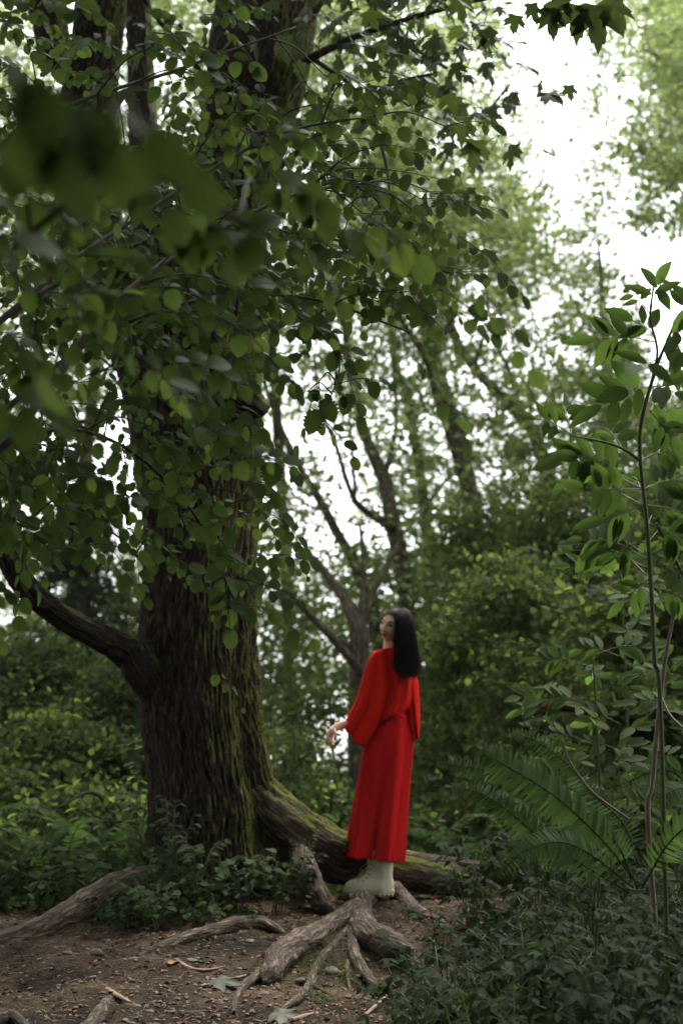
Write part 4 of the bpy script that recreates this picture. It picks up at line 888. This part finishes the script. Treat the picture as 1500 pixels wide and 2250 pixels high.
def cloth(name, V, parent, thick=.002, sub=True):
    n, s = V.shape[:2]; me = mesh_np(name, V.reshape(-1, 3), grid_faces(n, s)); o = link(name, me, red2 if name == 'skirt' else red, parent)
    m = o.modifiers.new('thickness', 'SOLIDIFY'); m.thickness = thick; m.offset = 0; return o
def skfold(a, t):
    g = .05 * np.sin(a * 5 + 2.2 * t + .6) + .03 * np.sin(a * 8 - 2.5 * t) + .012 * np.sin(a * 19 + 5 * t) * t + .010 * np.sin(a * 41) * t ** 3
    return 2.6 * g * (.16 + .84 * t ** .9) - .09 * t ** 1.1 * np.exp(-((a - 1.62 + .35 * (1 - t)) / .16) ** 2) + .06 * np.exp(-((a - .55) / .5) ** 2) * np.exp(-((t - .24) / .1) ** 2)
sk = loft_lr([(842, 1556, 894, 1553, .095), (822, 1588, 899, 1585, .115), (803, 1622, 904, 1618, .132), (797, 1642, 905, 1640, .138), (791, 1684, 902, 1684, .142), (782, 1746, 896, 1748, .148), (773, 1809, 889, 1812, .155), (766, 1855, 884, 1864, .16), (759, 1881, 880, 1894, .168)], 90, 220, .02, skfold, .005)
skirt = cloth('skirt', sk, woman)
def bf(a, t): return .05 * np.sin(a * 5 + 2 * t + 1) * t + .055 * np.sin(a * 11 - 4 * t) * t + .012 * np.sin(a * 23 + 6 * t) - .16 * np.exp(-((a - 2.0 - .2 * t) / .16) ** 2) * t + .05 * np.exp(-((a - 1.55) / .16) ** 2) * t
bl = loft_lr([(853, 1419, 868, 1418, .045), (846, 1425, 876, 1424, .055), (822, 1432, 892, 1431, .072), (814, 1444, 903, 1442, .09), (816, 1466, 909, 1462, .104), (826, 1500, 912, 1492, .11), (830, 1530, 910, 1520, .11), (828, 1560, 905, 1545, .115), (824, 1582, 897, 1558, .12), (824, 1592, 889, 1562, .112)], 70, 160, .0, bf)
blouse = cloth('blouse', bl, woman)
def sf(a, t): return (.09 * np.sin(a * 5 + 1 + 2 * t) + .08 * np.sin(a * 9 + 3 * t) + .02 * np.sin(a * 19 + 5 * t)) * (.15 + t)
cloth('sleeve', loft_lr([(838, 1431, 846, 1428, .02), (822, 1435, 852, 1431, .05), (812, 1446, 856, 1444, .068), (801, 1470, 860, 1470, .08), (792, 1506, 858, 1512, .086), (781, 1542, 848, 1562, .088, -4, 4), (771, 1563, 832, 1600, .085, -10, 9), (763, 1577, 811, 1637, .075, -17, 14)], 60, 120, -.035, sf), woman, .002)
cloth('sleeve', loft_lr([(872, 1434, 896, 1436, .05), (884, 1456, 910, 1456, .06), (888, 1500, 916, 1492, .065), (890, 1545, 920, 1540, .068), (893, 1590, 921, 1584, .068, 2, 2), (903, 1629, 920, 1617, .062, 2, 3)], 50, 100, .02, sf), woman, .002)
# belt knot under the blouse hem
mb = MB(); add_tube(mb, [W(866, 1570, -.115), W(878, 1577, -.12), W(890, 1579, -.10)], [.006, .008, .006], 16, 10, bump=.1); mb.obj('sash', red, woman)
# head
f = unit(np.array([-.60, -.80, -.02])); upv = np.array([.42, .03, .92]); upv = unit(upv - f * upv.dot(f)); xl = np.cross(f, upv); HS = .90
HC = W(864, 1378, -.035)
def HL(x, y, z): return HC + (xl * x + f * y + upv * z) * HS
def head_surface(th, ph):
    """th 0..pi from the top, ph around, 0 = face"""
    z = np.cos(th); x = np.sin(th) * np.sin(ph); y = np.sin(th) * np.cos(ph)
    Z = z * .108; X = x * .074; Y = y * .094
    low = np.clip(-z, 0, 1); X = X * (1 - .34 * low ** 1.5); Y = Y * np.where(y > 0, 1 - .06 * low, 1 - .25 * low)
    fr = np.clip(y, 0, 1)
    gb = lambda cx, cz, sx, sz: np.exp(-((X - cx) / sx) ** 2 - ((Z - cz) / sz) ** 2) * (y > 0)
    Y = Y + .021 * gb(0, -.030, .0105, .013) + .012 * gb(0, -.012, .009, .02) + .006 * gb(.011, -.034, .006, .007) + .006 * gb(-.011, -.034, .006, .007)
    Y = Y - .009 * gb(.031, .004, .017, .011) - .009 * gb(-.031, .004, .017, .011) + .004 * gb(.03, .02, .02, .008) + .004 * gb(-.03, .02, .02, .008)
    Y = Y + .008 * gb(0, -.058, .02, .009) + .008 * gb(0, -.092, .022, .014) - .003 * gb(0, -.073, .02, .006) + .005 * gb(.042, -.028, .02, .02) + .005 * gb(-.042, -.028, .02, .02)
    return X, Y, Z
th = np.linspace(.02, math.pi - .02, 90)[:, None]; ph = np.linspace(-math.pi, math.pi, 120, endpoint=False)[None]
X_, Y_, Z_ = head_surface(th + 0 * ph, ph + 0 * th)
mb = MB(); hv = HC + (X_[..., None] * xl + Y_[..., None] * f + Z_[..., None] * upv) * HS
Vh = np.vstack([hv.reshape(-1, 3), HL(0, 0, .108), HL(0, 0, -.108)]); k = 90 * 120
mb.add(Vh, grid_faces(90, 120), [[k, (j + 1) % 120, j] for j in range(120)] + [[k + 1, 89 * 120 + j, 89 * 120 + (j + 1) % 120] for j in range(120)])
for s in (-1, 1): add_tube(mb, [HL(s * .072, -.008, .012), HL(s * .083, -.02, .0), HL(s * .078, -.012, -.022)], [.007, .011, .006], 12, 12)
add_tube(mb, [HL(0, -.02, -.05), W(861, 1418, -.01), W(860, 1445, .01)], [.048, .048, .06], 20, 24)               # neck
add_tube(mb, [W(860, 1428, .01), W(858, 1450, .01), W(865, 1500, .0), W(866, 1550, .01), W(858, 1600, .01), W(852, 1640, .02)], [.045, .08, .074, .07, .08, .075], 40, 32)  # trunk of the body
for s, u in ((-1, 838), (1, 856)): add_tube(mb, [W(u + 4, 1625, .03 * -s), W(u, 1700, .04 * -s + .02), W(u - 6, 1770, .05 * -s + .02), W(843 if s > 0 else 834, 1900, -.03 if s > 0 else .12)], [.07, .055, .045, .036], 40, 20)
add_tube(mb, [W(842, 1450, .0), W(830, 1455, -.01), W(822, 1500, -.02), W(808, 1546, -.03)], [.045, .042, .036, .034], 30, 18)
add_tube(mb, [W(808, 1546, -.03), W(777, 1583, -.045), W(750, 1595, -.08), W(733, 1604, -.095), W(729, 1608, -.097)], [.038, .031, .024, .020, .021], 34, 18)
add_tube(mb, [W(890, 1450, .0), W(902, 1500, .03), W(908, 1560, .03), W(908, 1600, -.0)], [.05, .04, .033, .024], 30, 16)
# left hand: palm, four fingers of different length, thumb
add_tube(mb, [W(733, 1604, -.112), W(727, 1610, -.118), W(722, 1617, -.12)], [.017, .017, .014], 12, 12); add_tube(mb, [W(733, 1605, -.088), W(728, 1611, -.082), W(725, 1619, -.08)], [.017, .017, .014], 12, 12); add_tube(mb, [W(733, 1604, -.10), W(727, 1611, -.10), W(723, 1618, -.10)], [.018, .019, .014], 12, 12)
for p, r in (([(721, 1617, -.126), (720, 1624, -.128), (724, 1631, -.124), (729, 1634, -.12)], .0083), ([(722, 1618, -.108), (721, 1627, -.106), (725, 1635, -.102), (731, 1638, -.10)], .0086), ([(724, 1619, -.090), (725, 1628, -.086), (729, 1635, -.082), (734, 1637, -.082)], .0082), ([(726, 1619, -.074), (728, 1626, -.068), (732, 1631, -.066), (736, 1632, -.066)], .0072), ([(735, 1607, -.122), (737, 1614, -.136), (737, 1622, -.138), (736, 1628, -.132)], .0088)):
    add_tube(mb, [W(*q) for q in p], [r * 1.12, r, r * .95, r * .8], 20, 12)
# right hand, mostly inside its sleeve
add_tube(mb, [W(908, 1598, .0), W(908, 1614, -.0)], [.022, .026], 8, 14)
for q in range(5): add_tube(mb, [W(908, 1612, -.03 + q * .015), W(908 - 2, 1620, -.03 + q * .015), W(905, 1625 - abs(q - 2), -.03 + q * .015)], [.0085, .008, .007], 12, 10)
body = mb.obj('body', skin, woman); rm = body.modifiers.new('one_skin', 'REMESH'); rm.mode = 'VOXEL'; rm.voxel_size = .0028; rm.use_smooth_shade = True
sm = body.modifiers.new('soft', 'SMOOTH'); sm.factor = .5; sm.iterations = 2
def face_pt(x, z, out=0.):
    ths = np.linspace(.3, 2.9, 240)[:, None]; phs = np.linspace(-1.3, 1.3, 240)[None]; a, b, c = head_surface(ths + 0 * phs, phs + 0 * ths)
    k = np.argmin((a - x) ** 2 + (c - z) ** 2); return HL(x, b.ravel()[k] + out, z)
for s in (-1, 1):
    mb = MB(); add_tube(mb, [face_pt(s * x, z, .0012) for x, z in ((.016, .000), (.024, .0045), (.033, .0055), (.042, .003), (.047, .001))], [.0012, .0042, .0052, .004, .0012], 20, 10); eye = mb.obj('eye', white_m, woman)
    mb = MB(); add_tube(mb, [face_pt(s * .0315, .0052, .0022), face_pt(s * .0315, .0052, .0072)], [.0055, .0042], 6, 12); mb.obj('iris', browm, eye)
    mb = MB(); add_tube(mb, [face_pt(s * x, z, .0048) for x, z in ((.014, .001), (.023, .0085), (.033, .0105), (.043, .007), (.051, .003))], [.0008, .0018, .002, .0018, .0008], 20, 8); mb.obj('eyelash', browm, eye)
    mb = MB(); add_tube(mb, [face_pt(s * x, z, .001) for x, z in ((.012, .022), (.024, .027), (.038, .029), (.052, .023))], [.0018, .0032, .0028, .0012], 18, 8); mb.obj('eyebrow', browm, woman)
mb = MB(); add_tube(mb, [face_pt(x, z, .001) for x, z in ((-.024, -.0525), (-.012, -.0545), (0, -.0555), (.012, -.0545), (.024, -.0525))], [.001, .0035, .0035, .0035, .001], 20, 8)
add_tube(mb, [face_pt(x, z, .001) for x, z in ((-.022, -.054), (-.01, -.062), (0, -.0635), (.01, -.062), (.022, -.054))], [.001, .0042, .005, .0042, .001], 20, 8); mb.obj('lips', lipm, woman)
mb = MB(); add_tube(mb, [W(871, 1422, -.13), W(872, 1427, -.13)], [.003, .004], 6, 8); mb.obj('earring', gold, woman)
# hair: a cap with a hairline, a long fall down the back, and strands
HW = [(872, 1341, 886, 1339.5, .012), (867, 1345, 896, 1346, .04), (863, 1357, 903, 1358, .068), (864, 1375, 908, 1376, .082), (867, 1396, 909.5, 1396, .08), (866, 1422, 911.5, 1422, .07), (869, 1446, 914, 1450, .055), (866, 1466, 915, 1466, .045), (873, 1478, 912, 1481, .03), (888, 1487, 908, 1489, .008)]
mb = MB(); th = np.linspace(.01, 2.5, 60)[:, None]; ph = np.linspace(-math.pi, math.pi, 96, endpoint=False)[None]
X_, Y_, Z_ = head_surface(th + 0 * ph, ph + 0 * th); az = np.abs((ph + math.pi) % (2 * math.pi) - math.pi) + 0 * th
g = 1.10; cap = HC + (X_[..., None] * xl * g + Y_[..., None] * f * 1.06 + (Z_[..., None] * 1.05) * upv) * HS
Fc = grid_faces(60, 96); cx, cy, cz = X_.ravel(), Y_.ravel(), Z_.ravel(); fx, fy, fz = cx[Fc].mean(1), cy[Fc].mean(1), cz[Fc].mean(1)
keep = ~((fx > 0) & (fz < .01) & (fy > -.035)) & ~((fy > .012 + .25 * np.clip(-fz, 0, 1)) & (fz < .066 - 5.5 * np.maximum(np.abs(fx) - .012, 0) ** 1.6)); mb.add(cap.reshape(-1, 3), Fc[keep])
V = loft_lr(HW, 60, 60, -.045); V[..., 1] -= np.linspace(0, .085, 60)[:, None] ** 1.0 * np.clip(np.linspace(0, 2, 60), 0, 1)[:, None]
mb.add(V.reshape(-1, 3), grid_faces(60, 60))
hair = mb.obj('hair', hairm, woman)
mb = MB(); ra = rng
for q in range(760):
    a = rng.uniform(0, 2 * math.pi); j = int(a / (2 * math.pi) * 60) % 60; e = int(60 * rng.uniform(.84, 1.0)) - 1; tail = rng.uniform(.0, .03) if e > 53 else 0.; rows = np.linspace(0, e, 9).astype(int); c = V[rows].mean(1); p = V[rows, j]; off = rng.uniform(1.0, 1.10); wv = np.sin(np.linspace(0, 9, 9) + a * 3) * np.linspace(0, .006, 9); p = c + (p - c) * off + np.stack([wv, wv * .3, 0 * wv], -1) + rng.normal(size=3) * .0015 + np.cumsum(rng.normal(size=(9, 3)) * [.0012, .0012, 0], 0)
    p[-1] = p[-1] + [rng.normal() * .012, -.004, -tail]; p[-2] = p[-2] + [rng.normal() * .005, 0, 0]; add_tube(mb, p, [.0012, .0014, .0013, .0005], 22, 4, caps=False)
mb.obj('strands', hairm, hair)
# boots: toes to the left
def boot(heel, L=.262, yaw=0., lift=0.):
    def outline(k=1., toe=1., heelk=1., front=L, n=48, back=0.):
        a = np.linspace(0, 2 * math.pi, n, endpoint=False); x = np.cos(a); y = np.sin(a)
        ln = (front - back) / 2; X = back + ln + ln * np.sign(x) * np.abs(x) ** .85; hw = .046 * k * (1 - .16 * np.exp(-((X - .10) / .05) ** 2)) * np.where(X > .2, 1., 1.) * (1 - .1 * (X < .05))
        return X, y * hw
    def ring(z, **k):
        X, Yv = outline(**k); Xr = X * math.cos(yaw) - Yv * math.sin(yaw); Yr = X * math.sin(yaw) + Yv * math.cos(yaw)
        return np.stack([heel[0] - Xr, heel[1] + Yr, np.full_like(X, heel[2] + z)], -1)
    rings = [ring(.028, k=1.0, front=L - .003, back=.003), ring(.045, k=1., front=L - .004, back=.002), ring(.062, k=.96, front=L - .012, back=.001), ring(.078, k=.9, front=L - .035, back=.004), ring(.090, k=.86, front=L - .075, back=.007), ring(.105, k=.86, front=L - .105, back=.009), ring(.125, k=.86, front=L - .125, back=.008), ring(.16, k=.92, front=L - .128, back=.004), ring(.20, k=.98, front=L - .124, back=.002), ring(.235, k=1., front=L - .120, back=.002)]
    V = catmull(np.array([r.ravel() for r in rings]), 40).reshape(40, -1, 3)
    b = link('boot', mesh_np('boot', V.reshape(-1, 3), grid_faces(40, 48)), boot_m, woman); md = b.modifiers.new('t', 'SOLIDIFY'); md.thickness = .004; md.offset = -1
    mb = MB(); R2 = [ring(.010, k=1.04, front=L + .004, back=-.004), ring(.012, k=1.09, front=L + .006, back=-.006), ring(.036, k=1.07, front=L + .005, back=-.005), ring(.038, k=1.0, front=L, back=0.)]
    V2 = np.array(R2); mb.add(V2.reshape(-1, 3), grid_faces(4, 48)); cb_ = V2[0].mean(0); kk = [[48, (j + 1) % 48, j] for j in range(48)]; mb.add(np.vstack([V2[0], cb_]), None, kk)
    for x in list(np.arange(.002, .075, .021)) + list(np.arange(.125, L - .02, .024)):
        for s in (-1, 1):
            c0 = np.array([heel[0] - x - .007, heel[1] + s * .025, heel[2] + .006]); q = np.array([[i, j, k_] for i in (-1, 1) for j in (-1, 1) for k_ in (-1, 1)], float) * [.0075, .022, .0075] + c0
            mb.add(q, [[0, 1, 3, 2], [4, 6, 7, 5], [0, 4, 5, 1], [2, 3, 7, 6], [0, 2, 6, 4], [1, 5, 7, 3]])
    mb.obj('sole', sole_m, b, smooth=False)
    mb = MB(); ml = MB(); pts = []
    for q, (x, z) in enumerate(((L - .085, .080), (L - .103, .092), (L - .118, .112), (L - .124, .140), (L - .126, .165), (L - .125, .19))):
        for s in (-1, 1):
            c0 = np.array([heel[0] - x + .018, heel[1] + s * .037, heel[2] + z]); add_tube(mb, [c0, c0 + [0, s * .005, 0]], [.0045, .004], 4, 10)
        pts.append(np.array([heel[0] - x - .004, heel[1], heel[2] + z + .006]))
        if q: add_tube(ml, [c0 * [1, 0, 1] + [0, heel[1] - .037, 0], pts[-1] + [-.004, 0, .004], c0 * [1, 0, 1] + [0, heel[1] + .037, 0]], [.0026, .0028, .0026], 10, 6)
    mb.obj('eyelets', dark_m, b); add_tube(ml, [pts[2] + [0, -.02, 0], pts[2] + [-.03, -.035, -.02], pts[1] + [-.03, -.04, -.02], pts[1] + [0, -.035, -.012]], [.0022, .0022, .0022, .002], 20, 6); ml.obj('laces', sole_m, b)
hb1 = W(863.5, 1967, -.06); boot(hb1); hb2 = W(858, 1948, .12); boot(hb2, .235, .12)

# ================================================================== THE DAMP AIR OF THE WOOD
mb = MB(); q = np.array([[x, y, z] for x in (-85, 85) for y in (-18, 95) for z in (-14, 26)], float); mb.add(q, [[0, 1, 3, 2], [4, 6, 7, 5], [0, 4, 5, 1], [2, 3, 7, 6], [0, 2, 6, 4], [1, 5, 7, 3]])
hm, hn = newmat('haze'); pv = nd(hn, 'ShaderNodeVolumePrincipled'); pv.inputs['Color'].default_value = (.9, .93, .9, 1); pv.inputs['Density'].default_value = .0004
ho = nd(hn, 'ShaderNodeOutputMaterial'); hn.links.new(pv.outputs[0], ho.inputs['Volume'])
haze = tag(mb.obj('haze', hm, smooth=False), 'faint pale haze filling the air of the wood', None, None, 'stuff')
